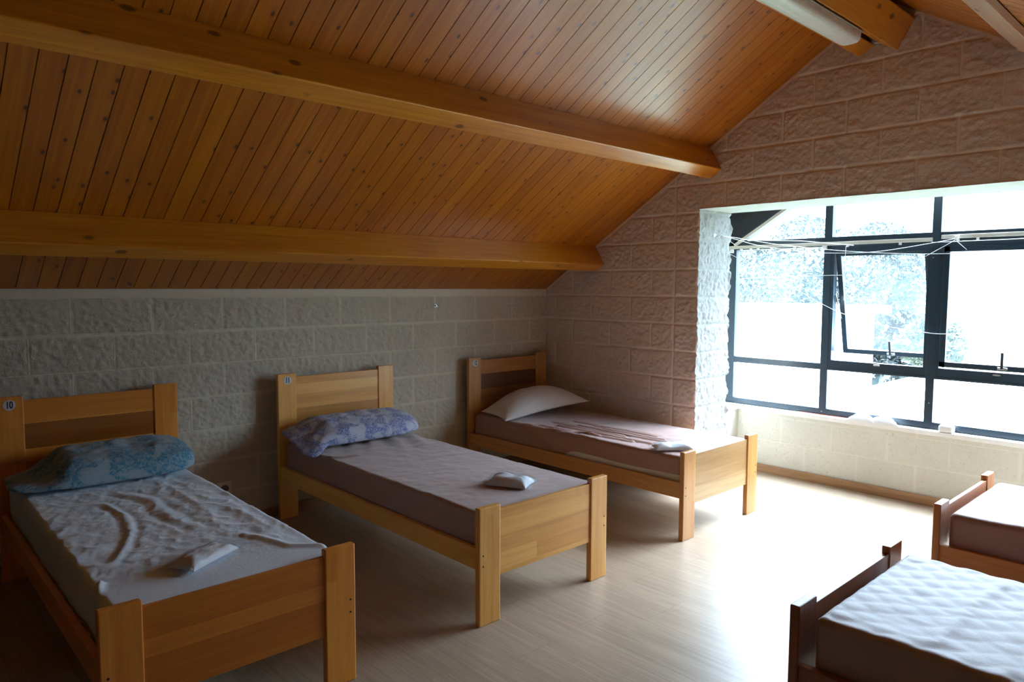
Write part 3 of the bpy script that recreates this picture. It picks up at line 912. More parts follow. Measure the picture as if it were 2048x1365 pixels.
def toplight(ya_, yb_):
    pts = [(gx-WX, ya_+2.75, 1.871-0.52), (gx-WX, yb_+2.75, 1.871-0.52), (gx-WX, yb_+2.75, max(diag_z(yb_), 1.873)-0.52)]
    if ya_ < -2.735 < yb_: pts.append((gx-WX, -2.735+2.75, diag_z(-2.735)-0.52))
    pts.append((gx-WX, ya_+2.75, max(diag_z(ya_), 1.873)-0.52))
    return prism('glass_pane', pts, (0.004, 0, 0), M['glass'], win)
toplight(-1.989, -1.32); toplight(-2.723, -2.044); toplight(-3.476, -2.775); toplight(-4.13, -3.529)
# sloping heads, dark filler above
for sg in (1, -1):
    def my(y): return y if sg == 1 else -5.47-y
    a = (my(-1.15), diag_z(-1.15) if sg == 1 else diag_z(-1.15)); b_ = (my(-2.735), diag_z(-2.735))
    pts = [(a[0], DZ0+0.62*(DY0+1.15)), (b_[0], b_[1]), (b_[0], b_[1]+0.055), (a[0], DZ0+0.62*(DY0+1.15)+0.055)]
    prism('sloping_head', [(FX0-WX, p[0]+2.75, p[1]-0.52) for p in pts], (0.055, 0, 0), M['alu'], win)
    pts = [(a[0]+0.05*sg, DZ0+0.62*(DY0+1.15)+0.02), (b_[0], b_[1]+0.05), (b_[0], zr+0.02), (a[0]+0.05*sg, float(roof_z(-1.10))+0.05)]
    prism('filler_panel', [(FX0+0.012-WX, p[0]+2.75, p[1]-0.52) for p in pts], (0.03, 0, 0), M['panel'], win)
# small screw heads on the posts
bm = bmesh.new()
for y, z in ((-2.735, 1.70), (-2.752, 0.70), (-2.012, 0.545), (-2.36, 0.545), (-2.90, 0.545)):
    add_disc(bm, (FX0-0.003-WX, y+2.75, z-0.52), 0.0045, (-1, 0, 0), 0.003, 8)
from_bm('screw_heads', bm, M['steel'], win)

# curtain rails
def rail(name, p0, p1, label, clips=()):
    p0 = Vector(p0); p1 = Vector(p1)
    o = empty(name, p0, 0, label, 'curtain rail', 'ivory curtain rails on the window frame')
    d = (p1-p0); L = d.length; ang = math.atan2(d.z, -d.y)
    Mx = Matrix.Rotation(-ang, 4, 'X')
    bm = bmesh.new()
    add_box(bm, (-0.012, -L, -0.013), (0.0, 0, 0.013), 0.002, Mx)
    add_box(bm, (-0.016, -L, -0.013), (-0.011, 0, -0.008), 0.001, Mx)
    from_bm('track', bm, M['rail'], o)
    for c_, big in clips:
        bm = bmesh.new()
        s_ = 0.016 if big else 0.008
        add_box(bm, (-0.020, -c_-s_, -0.013-2*s_), (-0.002, -c_+s_, -0.012), 0.002, Mx)
        from_bm('end_stop' if big else 'glider', bm, M['white_plastic'], o)
    return o
rail('curtain_rail', (WX-0.001, -1.165, 1.822), (WX-0.001, -2.728, 1.822), 'horizontal ivory curtain rail over the two left window panes', [(0.055, 1), (0.14, 0), (0.225, 0), (0.29, 0), (0.405, 0), (0.595, 0), (0.83, 1), (1.0, 0), (1.36, 0)])
rail('curtain_rail', (WX-0.005, -2.782, 1.836), (WX-0.005, -4.2, 1.836), 'horizontal ivory curtain rail over the right-hand window panes, past the thick post', [(0.10, 0), (0.215, 0), (0.5, 0)])
rail('curtain_rail', (WX-0.001, -1.24, 1.838), (WX-0.001, -1.90, 1.838+0.66*0.62), 'short ivory curtain rail slanting along the sloping window head')

# ------------------------------------------------------------------ washing lines
hk = empty('cord_hook', (0.205, -1.53, 1.864), 0, 'small steel hook in the white stone reveal holding the cords', 'hook')
bm = bmesh.new()
add_disc(bm, (0, 0.012, 0), 0.018, (0, -1, 0), 0.006, 14)
add_tube(bm, [(0, 0, 0), (0.0, -0.02, 0), (0.012, -0.032, 0.008), (0.028, -0.034, 0.010), (0.038, -0.026, 0.0), (0.034, -0.018, -0.010)], 0.003, 6)
from_bm('hook_plate', bm, M['steel'], hk)
wlm = empty('washing_line', (0.93, -1.6, 1.85), 0, 'tangled thin white washing cords strung from the wall hook across the window', 'washing line')
cords = [
 [(-1.104, 1.926), (-1.214, 1.903), (-1.416, 1.874), (-1.818, 1.85), (-1.98, 1.83), (-2.223, 1.800)],
 [(-1.104, 1.926), (-1.214, 1.89), (-1.468, 1.832), (-1.788, 1.774), (-2.026, 1.751), (-2.371, 1.749), (-2.734, 1.796), (-2.874, 1.82)],
 [(-1.104, 1.926), (-1.438, 1.863), (-1.658, 1.827), (-2.032, 1.777), (-2.242, 1.754), (-2.532, 1.732), (-2.874, 1.722), (-3.5, 1.735)],
 [(-1.198, 1.894), (-1.28, 1.834)],
 [(-1.21, 1.773), (-1.283, 1.739), (-1.68, 1.54), (-2.009, 1.369), (-2.19, 1.293), (-2.45, 1.225), (-2.719, 1.189), (-2.871, 1.186), (-3.3, 1.22)],
 [(-1.292, 1.562), (-1.694, 1.577), (-2.012, 1.584), (-2.161, 1.585)],
 [(-2.702, 1.707), (-2.863, 1.802), (-2.886, 1.825)],
 [(-2.887, 1.801), (-2.945, 1.744)],
 [(-2.733, 1.800), (-2.875, 1.801), (-3.254, 1.803), (-3.8, 1.82)],
 [(-2.168, 1.795), (-2.167, 1.747), (-2.167, 1.661), (-2.168, 1.399)],
]
for k, c_ in enumerate(cords):
    pts = [Vector((0.0+0.004*math.sin(k*1.7+i), y+1.6, z-1.85)) for i, (y, z) in enumerate(c_)]
    if k in (0, 1, 2):
        pts[0] = Vector((0.235-0.93, -1.562+1.6, 1.868-1.85))
        # first leg runs from the hook out to the window plane
        pts[1] = pts[0].lerp(pts[2], 0.5)
    tube('cord', smooth_pts(pts, 6), 0.0028 if k == 0 else 0.0020, M['cord'], wlm, 5)
bm = bmesh.new()
for a in range(3):
    add_tube(bm, smooth_pts([(0, -1.285, -0.03), (-0.006, -1.275-0.01*a, -0.015), (0.004, -1.295, -0.02+0.008*a), (0, -1.283, -0.035)], 4), 0.003, 5)
from_bm('knot', bm, M['cord'], wlm, True)

# ------------------------------------------------------------------ wall fittings
h2 = empty('wall_hook', (-1.203, -0.012, 1.344), 0, 'small metal eye screwed high into the block wall, left of the corner bed', 'hook')
bm = bmesh.new(); add_disc(bm, (0, 0.006, 0), 0.014, (0, -1, 0), 0.004, 14); add_disc(bm, (0, 0.004, 0), 0.006, (0, -1, 0), 0.020, 10)
from_bm('screw_plate', bm, M['steel'], h2)
bm = bmesh.new(); add_tube(bm, [(0.004, -0.016, 0.004), (0.016, -0.022, 0.006), (0.026, -0.024, -0.004), (0.018, -0.024, -0.016), (0.006, -0.022, -0.020)], 0.0035, 8)
from_bm('eye', bm, M['steel'], h2, True)
so_ = empty('wall_socket', (-2.825, -0.019, 0.247), 0, 'cream square power socket low on the wall between beds ten and eleven', 'socket')
bm = bmesh.new(); add_box(bm, (-0.045, -0.010, -0.042), (0.045, 0.010, 0.042), 0.004); from_bm('socket_plate', bm, M['socket'], so_)
bm = bmesh.new(); add_tube(bm, [(0, -0.0102, 0), (0, -0.0125, 0)], 0.024, 24); from_bm('socket_well', bm, M['socket_dark'], so_)
bm = bmesh.new()
for s_ in (-1, 1): add_disc(bm, (s_*0.0095, -0.0125, 0), 0.003, (0, -1, 0), 0.002, 8)
add_disc(bm, (0.0, -0.0125, 0.0), 0.004, (0, -1, 0), 0.001, 8)
from_bm('socket_pin_holes', bm, M['hole'], so_)
# small dark mark on the left pane
bm = bmesh.new()
for dy in (0, 0.018):
    add_box(bm, (gx-0.003, -1.424-dy-0.006, 1.650-dy*0.4), (gx-0.0005, -1.424-dy+0.006, 1.653-dy*0.4))
    add_box(bm, (gx-0.003, -1.424-dy-0.006, 1.660-dy*0.4), (gx-0.0005, -1.424-dy+0.006, 1.663-dy*0.4))
    add_box(bm, (gx-0.003, -1.424-dy+0.004, 1.650-dy*0.4), (gx-0.0005, -1.424-dy+0.007, 1.663-dy*0.4))
mk = from_bm('glass_mark', bm, M['handle'])
tag(mk, 'tiny dark mark stuck on the upper left window pane', 'sticker')

# ------------------------------------------------------------------ beds
BWD, BLN = 0.858, 1.994
PWD, PTH = 0.123, 0.031
HF, HH, FT, FB, HB = 0.530, 0.934, 0.505, 0.2035, 0.911

def make_bed(root, palette, number=None, foot_bands=None, head_bands=None, holes=True):
    """local frame: head at y=0, foot at y=-BLN, x across"""
    dk, lt, seed = palette
    mz = wood('bed_post_wood', dk, lt, 'z', 0.30, seed=seed, stave=0.041, stave_axis='x', stave_amt=0.18)
    mh = wood('headboard_wood', dk, lt, 'x', 0.30, seed=seed+1, stave=0.0663, stave_axis='z', stave_amt=0.34, bands=head_bands)
    mf = wood('footboard_wood', dk, lt, 'x', 0.30, seed=seed+2, stave=0.076, stave_axis='z', stave_amt=0.26, bands=foot_bands)
    mr = wood('side_rail_wood', dk, lt, 'y', 0.34, seed=seed+3, grain=1.2)
    for a, b in ((0, PWD), (BWD-PWD, BWD)):
        box('head_post', (a, -PTH, 0), (b, 0, HH), mz, root, 0.0035)
    box('headboard', (PWD-0.004, -0.024, 0.40), (BWD-PWD+0.004, -0.006, HB), mh, root, 0.002)
    fps = []
    for i, (a, b) in enumerate(((0, PWD), (BWD-PWD, BWD))):
        f = box('foot_post', (a, -BLN, 0), (b, -BLN+PTH, HF), mz, root, 0.0045)
        fps.append(f)
        xh = 0.022 if i == 0 else BWD-0.022
        for zh in (0.318, 0.270):
            bm = bmesh.new(); add_disc(bm, (xh, -BLN+0.001, zh), 0.0042, (0, -1, 0), 0.0016, 12)
            from_bm('screw_hole', bm, M['hole'], f)
    box('footboard', (PWD-0.010, -BLN+0.009, FB), (BWD-PWD+0.010, -BLN+0.027, FT), mf, root, 0.002)
    for a in (0.008, BWD-0.034):
        box('side_rail', (a, -BLN+PTH-0.001, 0.250), (a+0.026, -PTH+0.001, 0.345), mr, root, 0.002)
    sl = []
    for k in range(14):
        y = -0.12-k*0.132
        sl.append(((0.034, y-0.03, 0.292), (BWD-0.034, y+0.03, 0.310)))
    boxes('bed_slats', sl, mr, root, 0.002)
    if number:
        st = empty('number_sticker', (0.064, -PTH-0.0012, HH-0.042)); st.parent = root
        bm = bmesh.new(); add_tube(bm, [(0, 0.0012, 0), (0, -0.0004, 0)], 0.0262, 32)
        from_bm('sticker_disc', bm, M['sticker'], st)
        fc = bpy.data.curves.new('number', 'FONT')
        fc.body = number; fc.size = 0.049; fc.align_x = 'CENTER'; fc.align_y = 'CENTER'; fc.extrude = 0.0003; fc.offset = 0.0014; fc.space_character = 0.95
        fo = bpy.data.objects.new('number', fc); COL.objects.link(fo); fo.parent = st
        fo.location = (0, -0.0010, 0); fo.rotation_euler = (PI/2, 0, 0); fo.scale = (0.66, 1.0, 1.0)
        fc.materials.append(M['ink'])
        me_ = bpy.data.meshes.new_from_object(fo)
        fm = bpy.data.objects.new('number', me_); COL.objects.link(fm); fm.parent = st
        fm.location = fo.location; fm.rotation_euler = fo.rotation_euler; fm.scale = fo.scale
        bpy.data.objects.remove(fo); bpy.data.curves.remove(fc)
        fm.name = 'number'
    return root

def cover(name, mat, parent, u0, u1, v0, v1, z0, z1, hfun=None, hem=None, r=0.028, sidefun=None, res=0.010):
    """fitted cloth: flat top with rounded edges, hanging sides. v runs from head (0) to foot"""
    Wd, Ln = u1-u0, v1-v0
    H_ = z1-z0
    skirt_ = H_-r+r*PI/2
    ns = int(skirt_/res)+1
    tt = np.concatenate([-np.linspace(skirt_, 0, ns)[:-1], np.linspace(0, Wd-2*r, int((Wd-2*r)/res)+1), (Wd-2*r)+np.linspace(0, skirt_, ns)[1:]])
    ll = np.concatenate([-np.linspace(skirt_, 0, ns)[:-1], np.linspace(0, Ln-2*r, int((Ln-2*r)/res)+1), (Ln-2*r)+np.linspace(0, skirt_, ns)[1:]])
    T, L = np.meshgrid(tt, ll, indexing='ij')
    cu = np.clip(T, 0, Wd-2*r); cv = np.clip(L, 0, Ln-2*r)
    ou, ov = T-cu, L-cv
    d = np.hypot(ou, ov); dd = np.where(d > 0, d, 1)
    du, dv = ou/dd, ov/dd
    ang = np.minimum(d/r, PI/2)
    off = r*np.sin(ang); drop = r*(1-np.cos(ang))+np.maximum(d-r*PI/2, 0)
    U = u0+r+cu+du*off; V = v0+r+cv+dv*off
    lim = np.full(U.shape, H_)
    if hem is not None: lim = z1-hem(U, V)
    drop = np.minimum(drop, lim)
    Zp = z1-drop
    topw = np.cos(ang)
    if hfun is not None:
        hgt = hfun(U, V)
        Zp = Zp + hgt*(0.15+0.85*topw)*np.where(drop < r*1.5, 1, 0)
    if sidefun is not None:
        s = sidefun(U, V, Zp)*(1-topw)
        U = U+du*s; V = V+dv*s
    P = np.stack([U, -V, Zp], -1)
    return grid_mesh(name, P, mat, parent, merge=0.0006)

def core(parent, u0, u1, v0, v1, z0, z1, mat=None):
    bm = bmesh.new(); add_box(bm, (u0, -v1, z0), (u1, -v0, z1), 0.02, seg=3)
    return from_bm('mattress_core', bm, mat or M['core'], parent)

# -------- the five beds
P10 = ((0.74, 0.26, 0.032), (0.92, 0.40, 0.065), 1.3)
P11 = ((0.72, 0.33, 0.070), (0.90, 0.49, 0.13), 5.7)
P12 = ((0.42, 0.175, 0.048), (0.56, 0.28, 0.09), 9.1)
PA = ((0.30, 0.082, 0.020), (0.46, 0.16, 0.045), 14.2)
PB = ((0.42, 0.13, 0.030), (0.60, 0.24, 0.065), 17.9)
GB = 'single wooden dormitory beds'
XB = {'10': (-3.9644, -0.064, -0.004), '11': (-2.506, -0.0755, -0.002), '12': (-0.9447, -0.0667, 0.001)}
def bedroot(n, label):
    x, y, r = XB[n]
    return empty('single_bed', (x, y, 0), r, label, 'bed', GB)
b10 = bedroot('10', 'wooden bed with sticker 10 on its headboard, nearest the left edge')
make_bed(b10, P10, '10', foot_bands=[(0.205, 0.34, (0.72, 0.62, 0.55)), (0.40, 0.51, (0.80, 0.72, 0.66))], head_bands=[(0.66, 0.79, (0.42, 0.34, 0.30))])
b11 = bedroot('11', 'honey-coloured wooden bed with sticker 11, middle one along the wall')
make_bed(b11, P11, '11', head_bands=[(0.62, 0.705, (0.70, 0.62, 0.55))])
b12 = bedroot('12', 'wooden bed with sticker 12 in the corner of the room')
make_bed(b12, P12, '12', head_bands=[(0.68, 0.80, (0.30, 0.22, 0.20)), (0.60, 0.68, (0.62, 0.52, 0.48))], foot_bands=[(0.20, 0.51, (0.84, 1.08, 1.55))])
xA, yA = -2.4044, -3.4074
bA = empty('single_bed', (xA+BWD, yA-BLN, 0), PI+0.001, 'reddish wooden bed at the bottom right, its foot towards the room', 'bed', GB)
make_bed(bA, PA)
xB_, yB_ = -0.947, -3.3647
bB = empty('single_bed', (xB_+BWD, yB_-BLN, 0), PI-0.001, 'reddish wooden bed at the right edge, nearest the window ledge', 'bed', GB)
make_bed(bB, PB)

# -------- mattresses
ZM0, ZM1 = 0.3115, 0.492
MU0, MU1, MV0, MV1 = 0.040, BWD-0.040, 0.045, BLN-0.048
GM = 'single mattresses on the beds'
def mroot(bed, label, dz=0.0):
    o = empty('mattress', (bed.location.x, bed.location.y, dz), bed.rotation_euler.z, label, 'mattress', GM)
    return o
# 10
m10 = mroot(b10, 'mattress under a crumpled white sheet on the nearest left bed')
core(m10, MU0+0.006, MU1-0.006, MV0+0.006, MV1-0.006, ZM0, ZM1-0.008)
f1_ = [(.387, .544), (.482, .794), (.475, 1.128), (.501, 1.324), (.536, 1.42)]
f2_ = [(.309, .72), (.335, .955), (.30, 1.2), (.24, 1.356), (.17, 1.5), (.10, 1.62)]
def h10(U, V):
    w = sstep(1.80, 1.62, V)
    h = 0.0030*ridged(U*5.0+1, V*3.6, 2.0, 3)*w + 0.0045*ridged(U*15+V*6, V*14-U*5, 5.0, 3)*w
    d1 = polydist(U, V, f1_); d2 = polydist(U, V, f2_)
    d1 = d1+0.012*fbm(U*9, V*9, 31.0, 3); d2 = d2+0.010*fbm(U*11, V*11, 33.0, 3)
    e1 = sstep(0.52, 0.70, V)*sstep(1.45, 1.20, V); e2 = sstep(0.68, 0.80, V)*sstep(1.62, 1.40, V)
    sd1 = sstep(-0.01, 0.06, d1)
    h = h + e1*(0.0046*np.exp(-(np.maximum(d1, 0)/0.026)**2) - 0.004*np.exp(-((d1-0.045)/0.02)**2))
    h = h + e2*(0.0055*np.exp(-(np.maximum(d2, 0)/0.014)**2) - 0.003*np.exp(-((d2-0.028)/0.015)**2))
    lf = sstep(0.34, 0.04, U)
    h = h + lf*w*0.004*np.sin(V*38+U*9+2.5*fbm(U*5, V*5, 8.0, 2))*sstep(0.4, 1.0, V)
    # seam where the sheet runs smooth over the foot end
    s_ = 1.60+0.30*(0.5-U)*0.6
    d3 = np.abs(V-(1.66-0.10*np.sin(U*5)))
    h = h + 0.004*np.exp(-(d3/0.02)**2)*sstep(0.7, 0.4, U)
    d4 = polydist(U, V, [(0.075, 1.70), (0.02, 1.83)])
    h = h + 0.016*np.exp(-(d4/0.012)**2)
    d5 = polydist(U, V, [(0.62, 1.55), (0.70, 1.78), (0.80, 1.86)])
    h = h + 0.009*np.exp(-(d5/0.018)**2)
    h = h + 0.006*ridged(U*9, V*2.2, 12.0, 2)*sstep(0.50, 0.62, U)*w
    return h+0.006
def hem10(U, V):
    return 0.352+0.022*fbm(V*5, U*5, 3.0, 3)+0.012*sstep(0.3, 1.2, V)*0
def side10(U, V, Z): return 0.006*fbm(V*9, U*9, Z*5, 3)+0.003
cover('bed_sheet', M['sheet10'], m10, MU0+0.004, MU1-0.004, MV0, MV1+0.002, ZM0, ZM1, h10, hem10, r=0.026, sidefun=side10, res=0.0065)
# 11
m11 = mroot(b11, 'mattress in a mauve protector on the middle bed')
core(m11, MU0+0.006, MU1-0.006, MV0+0.006, MV1-0.006, ZM0, ZM1-0.008)
def h11(U, V):
    k = sstep(1.15, 0.35, V)
    q = U*0.9+V*0.55
    h = 0.0040*k*ridged(q*9, (V-U)*2.0, 3.0, 3)
    h = h + 0.0045*k*np.sin(q*42+2.2*fbm(U*4, V*3, 1.0, 2))*sstep(0.9, 0.5, V)*sstep(0.05, 0.3, U)
    h = h + 0.0022*ridged(U*7+V*3, V*9-U*2, 6.0, 3) + 0.0016*fbm(U*22, V*22, 7.0, 2)
    e = sstep(0.14, 0.02, U)
    h = h + e*0.006*fbm(V*11, U*3, 2.0, 2)
    d = polydist(U, V, [(0.02, 0.52), (0.10, 0.62), (0.20, 0.64)])
    h = h + 0.009*np.exp(-(d/0.014)**2)
    return h
cover('mattress_cover', M['cover_mauve'], m11, MU0, MU1, MV0, MV1, ZM0, ZM1, h11, None, r=0.022, sidefun=lambda U, V, Z: 0.0025*fbm(V*6, U*6, Z*9, 3))
# 12
m12 = mroot(b12, 'mattress in the corner with a pleated mauve protector pulled off its lower edge')
core(m12, MU0+0.006, MU1-0.006, MV0+0.006, MV1-0.006, ZM0, ZM1-0.008)
pl12 = [[(0.00, .60), (.145, 1.24)], [(.20, .80), (.205, 1.62)], [(.31, .90), (.31, 1.72)], [(.09, .72), (.16, 1.50)], [(.40, .78), (.42, 1.50)], [(.26, .70), (.26, 1.35)], [(.36, 1.0), (.37, 1.6)]]
def h12(U, V):
    h = 0.0025*fbm(U*8, V*4, 3.0, 3)
    for i, p_ in enumerate(pl12):
        d = polydist(U+0.004*np.sin(V*9+i), V, p_)
        h = h + (0.010 if i < 4 else 0.007)*np.exp(-(d/0.011)**2)
        h = h - 0.006*np.exp(-((d-0.020)/0.012)**2)
    e = sstep(0.16, 0.03, U)*sstep(0.45, 0.6, V)*sstep(1.5, 1.1, V)
    h = h + e*0.011*ridged(V*13, U*4, 2.0, 2)
    h = h + 0.002*ridged(V*16, U*6, 9.0, 2)*sstep(0.5, 0.9, V)
    return h
def hem12(U, V):
    a = sstep(0.90, 1.12, V)
    left = sstep(0.12, 0.06, U)
    return 0.312+(0.064+0.004*np.sin(V*7))*a*left
def side12(U, V, Z):
    left = sstep(0.2, 0.05, U)
    d = np.abs((V-0.62)-(0.49-Z)*2.6)
    s = 0.011*np.exp(-(d/0.035)**2)
    for k in range(1, 4):
        dk_ = np.abs((V-0.62+0.13*k)-(0.49-Z)*2.2)
        s = s + (0.008-0.0015*k)*np.exp(-(dk_/0.022)**2)*sstep(0.36, 0.44, Z)
    return (left*s+0.0025*fbm(V*7, U*7, Z*9, 3))*sstep(0.345, 0.365, Z)
cover('mattress_cover', M['cover_mauve_dark'], m12, MU0, MU1, MV0, MV1, ZM0, ZM1, h12, hem12, r=0.024, sidefun=side12)
# A
mA = mroot(bA, 'quilted mauve mattress on the bed at the bottom right')
core(mA, MU0+0.006, MU1-0.006, MV0+0.006, MV1-0.020, ZM0, ZM1-0.008)
def hA(U, V):
    k = 0.098
    U = U+0.006*fbm(U*6, V*6, 41.0, 2); V = V+0.006*fbm(U*6, V*6, 43.0, 2)
    a = np.abs(np.sin(PI*(U*1.05+V*0.86)/k)); b = np.abs(np.sin(PI*(U*1.05-V*0.86)/k))
    h = 0.0062*(a*b)**0.5*(0.7+0.6*fbm(U*3, V*3, 45.0, 2))
    h = h + 0.0022*ridged(U*14, V*9, 4.0, 3)
    d = polydist(U, V, [(.10, 1.60), (.40, 1.635), (.72, 1.63)])
    h = h + 0.0055*np.exp(-(d/0.024)**2)
    d = polydist(U, V, [(.05, 1.30), (.5, 1.42), (.75, 1.40)])
    h = h + 0.004*np.exp(-(d/0.02)**2)
    e = sstep(0.66, 0.80, U)
    return h+e*0.006*ridged(V*10, U*5, 7.0, 2)
cover('mattress_cover', fabric('quilted_mauve_cover', (0.50, 0.39, 0.39), 0.04, 0.5, rough=0.5, spec=0.55, crinkle=0.12), mA, MU0, MU1, MV0, MV1-0.014, ZM0, ZM1+0.004, hA, None, r=0.020, sidefun=lambda U, V, Z: 0.003*fbm(V*9, U*9, Z*9, 3))
# B
mB = mroot(bB, 'smooth mauve mattress on the bed at the right edge')
core(mB, MU0+0.006, MU1-0.006, MV0+0.006, MV1-0.010, ZM0, ZM1-0.010)
def hB(U, V):
    return 0.002*fbm(U*9, V*9, 4.0, 3)+sstep(0.70, 0.81, U)*0.004*ridged(V*12, U*5, 7.0, 2)
cover('mattress_cover', M['cover_mauve_dark'], mB, MU0, MU1, MV0, MV1-0.004, ZM0, ZM1, hB, None, r=0.030, sidefun=lambda U, V, Z: 0.002*fbm(V*9, U*9, Z*9, 3))

# ------------------------------------------------------------------ pillows
def pillow(name, mat, loc, w, d, h, yaw=0.0, tilt=0.0, seed=1.0, thick=None, pinch=0.07, wr=0.010, ex=0.42, bend=None, label='', group='pillows on the beds', rollx=0.0, bot=0.30, rnd_=0.0):
    n, m_ = 84, 56
    s = np.sin(np.linspace(-PI/2, PI/2, n)); t = np.sin(np.linspace(-PI/2, PI/2, m_))
    S, T = np.meshgrid(s, t, indexing='ij')
    prof_ = np.clip((1-np.abs(S)**(5.0 if rnd_ else 2.4))*(1-np.abs(T)**(2.6 if rnd_ else 2.2)), 0, 1)**ex
    tf = thick(S) if thick is not None else 1.0
    X = S*w/2*(1-pinch*(1-T*T)); Y = T*d/2*(1-pinch*1.3*(1-S*S))
    if rnd_: X = X*(1-rnd_*T**4); Y = Y*(1-2.2*rnd_*S**6)
    wrk = ridged(S*3.0+seed, T*3.5, seed, 3)*wr*prof_*1.0 + wr*0.5*fbm(S*7, T*7, seed+4, 3)*np.minimum(prof_*2, 1)
    Zt = h*prof_*tf*(1-bot)+wrk*np.sqrt(np.clip(tf, 0.1, 1))
    Zb = -h*prof_*tf*bot*0.85
    sheets = []
    for Zz, fl_ in ((Zt, False), (Zb, True)):
        XX, YY, ZZ = X.copy(), Y.copy(), Zz.copy()
        if bend is not None: XX, YY, ZZ = bend(XX, YY, ZZ, S, T)
        sheets.append(grid_mesh('x', np.stack([XX, YY, ZZ], -1), mat, flip=fl_))
    o = join(name, sheets)
    bm = bmesh.new(); bm.from_mesh(o.data); bmesh.ops.remove_doubles(bm, verts=bm.verts, dist=0.0004); bm.to_mesh(o.data); bm.free()
    o.data.polygons.foreach_set('use_smooth', [True]*len(o.data.polygons))
    o.location = loc
    o.rotation_euler = (tilt, rollx, yaw)
    tag(o, label, 'pillow', group)
    return o
GP = 'pillows on the beds'
def b10f(X, Y, Z, S, T):
    f = sstep(-0.45, -0.95, S)
    Y = Y*(1-0.25*f)-0.03*f
    Z = Z-0.012*f+0.006*np.sin(Y*40)*f
    return X, Y, Z
pillow('pillow', M['pillow_teal'], (-3.545, -0.325, 0.566), 0.85, 0.39, 0.148, yaw=-0.01, tilt=math.radians(9), seed=3.0,
       thick=lambda S: 0.16+0.84*sstep(-0.80, -0.34, S), wr=0.012, ex=0.36, pinch=0.02, rnd_=0.10, bend=b10f, label='teal printed pillow with a slack end on the bed numbered ten')
def b11f(X, Y, Z, S, T):
    f = sstep(-0.62, -0.98, S)*sstep(0.1, -0.9, T)
    Y = Y-0.09*f; Z = Z-0.035*f
    return X, Y, Z
pillow('pillow', M['pillow_blue'], (-2.105, -0.325, 0.564), 0.90, 0.37, 0.128, yaw=0.0, tilt=math.radians(10), seed=8.0,
       thick=lambda S: 0.25+0.75*sstep(-1.0, -0.45, S), wr=0.012, ex=0.38, bend=b11f, pinch=0.02, rnd_=0.09, label='periwinkle blue leaf-print pillow on the middle bed')
def b12f(X, Y, Z, S, T):
    f = sstep(-0.1, -1.0, S); g_ = sstep(0.3, 1.0, S)
    return X, Y*(1-0.26*f)-0.015*f, Z-0.026*f-0.006*g_
pillow('pillow', M['pillow_white'], (-0.530, -0.388, 0.573), 0.80, 0.44, 0.168, yaw=math.radians(-7), tilt=math.radians(5), rollx=math.radians(-5), seed=14.0,
       wr=0.005, ex=0.60, pinch=0.09, bend=b12f, label='plump plain off-white pillow on the corner bed')

# ------------------------------------------------------------------ linen packets
def packet(loc, yaw, l, w, h, label, seed, lift=1.5, tail=0.03):
    root = empty('linen_packet', loc, yaw, label, 'packet', 'bed linen packets in clear wrap')
    n, m_ = 44, 30
    s = np.sin(np.linspace(-PI/2, PI/2, n)); t = np.sin(np.linspace(-PI/2, PI/2, m_))
    S, T = np.meshgrid(s, t, indexing='ij')
    def shell(l_, w_, h_, amp, fr, nm, mat, tl=0.0):
        pr = np.clip((1-np.abs(S)**4)*(1-np.abs(T)**3), 0, 1)**0.45
        X = S*l_/2*(1-0.05*(1-T*T)) + tl*np.where(np.abs(S) > 0.8, np.sign(S)*(np.abs(S)-0.8)*5, 0); Y = T*w_/2*(1-0.08*(1-S*S))
        Zt = h_*pr*(0.85+0.25*fbm(S*1.5+seed, T*1.5, seed, 2))+amp*fbm(S*fr, T*fr, seed, 3)*pr
        top = grid_mesh('a', np.stack([X, Y, Zt], -1), mat)
        bt = grid_mesh('b', np.stack([X, Y, pr*0-0.0005], -1), mat, flip=True)
        o = join(nm, [top, bt]); o.parent = root
        o.data.polygons.foreach_set('use_smooth', [True]*len(o.data.polygons))
        return o
    shell(l, w, h, 0.003, 5, 'folded_linen', M['linen'])
    a = shell(l*1.10, w*1.08, h*1.10, 0.006, 9, 'plastic_wrap', M['film'], tail)
    a.location.z = 0.001
    return root
packet((-3.565, -1.775, 0.508), math.radians(30), 0.235, 0.115, 0.040, 'white linen in clear plastic on the crumpled white sheet', 3.3, tail=0.05)
packet((-2.055, -1.770, 0.4985), math.radians(-62), 0.215, 0.150, 0.052, 'pillow-shaped white packet lying on the mauve middle bed', 7.7, tail=0.012)
packet((-0.790, -1.875, 0.504), math.radians(-42), 0.235, 0.125, 0.045, 'white packet by the foot post of the corner bed', 12.1, tail=0.015)

# ------------------------------------------------------------------ things on the sill
bagr = empty('plastic_bag', (0.935, -2.39, 0.5200), 0, 'crumpled white plastic bag lying on the window sill', 'bag')
def lump(name, mat, parent, cx_, cy_, l_, w_, h_, yaw, seed, amp):
    n, m_ = 40, 28
    s = np.sin(np.linspace(-PI/2, PI/2, n)); t = np.sin(np.linspace(-PI/2, PI/2, m_))
    S, T = np.meshgrid(s, t, indexing='ij')
    pr = np.clip((1-S**2)*(1-T**2), 0, 1)**0.5
    X = S*l_/2; Y = T*w_/2*(1-0.3*S)
    Zt = h_*pr+amp*ridged(S*2.5+seed, T*3+seed, seed, 3)*pr
    Zt = np.maximum(Zt, 0.0)
    c_, s_ = math.cos(yaw), math.sin(yaw)
    XX = cx_+X*c_-Y*s_; YY = cy_+X*s_+Y*c_
    a = grid_mesh('a', np.stack([XX, YY, Zt], -1), mat); b = grid_mesh('b', np.stack([XX, YY, Zt*0], -1), mat, flip=True)
    o = join(name, [a, b]); o.parent = parent
    o.data.polygons.foreach_set('use_smooth', [True]*len(o.data.polygons))
    return o
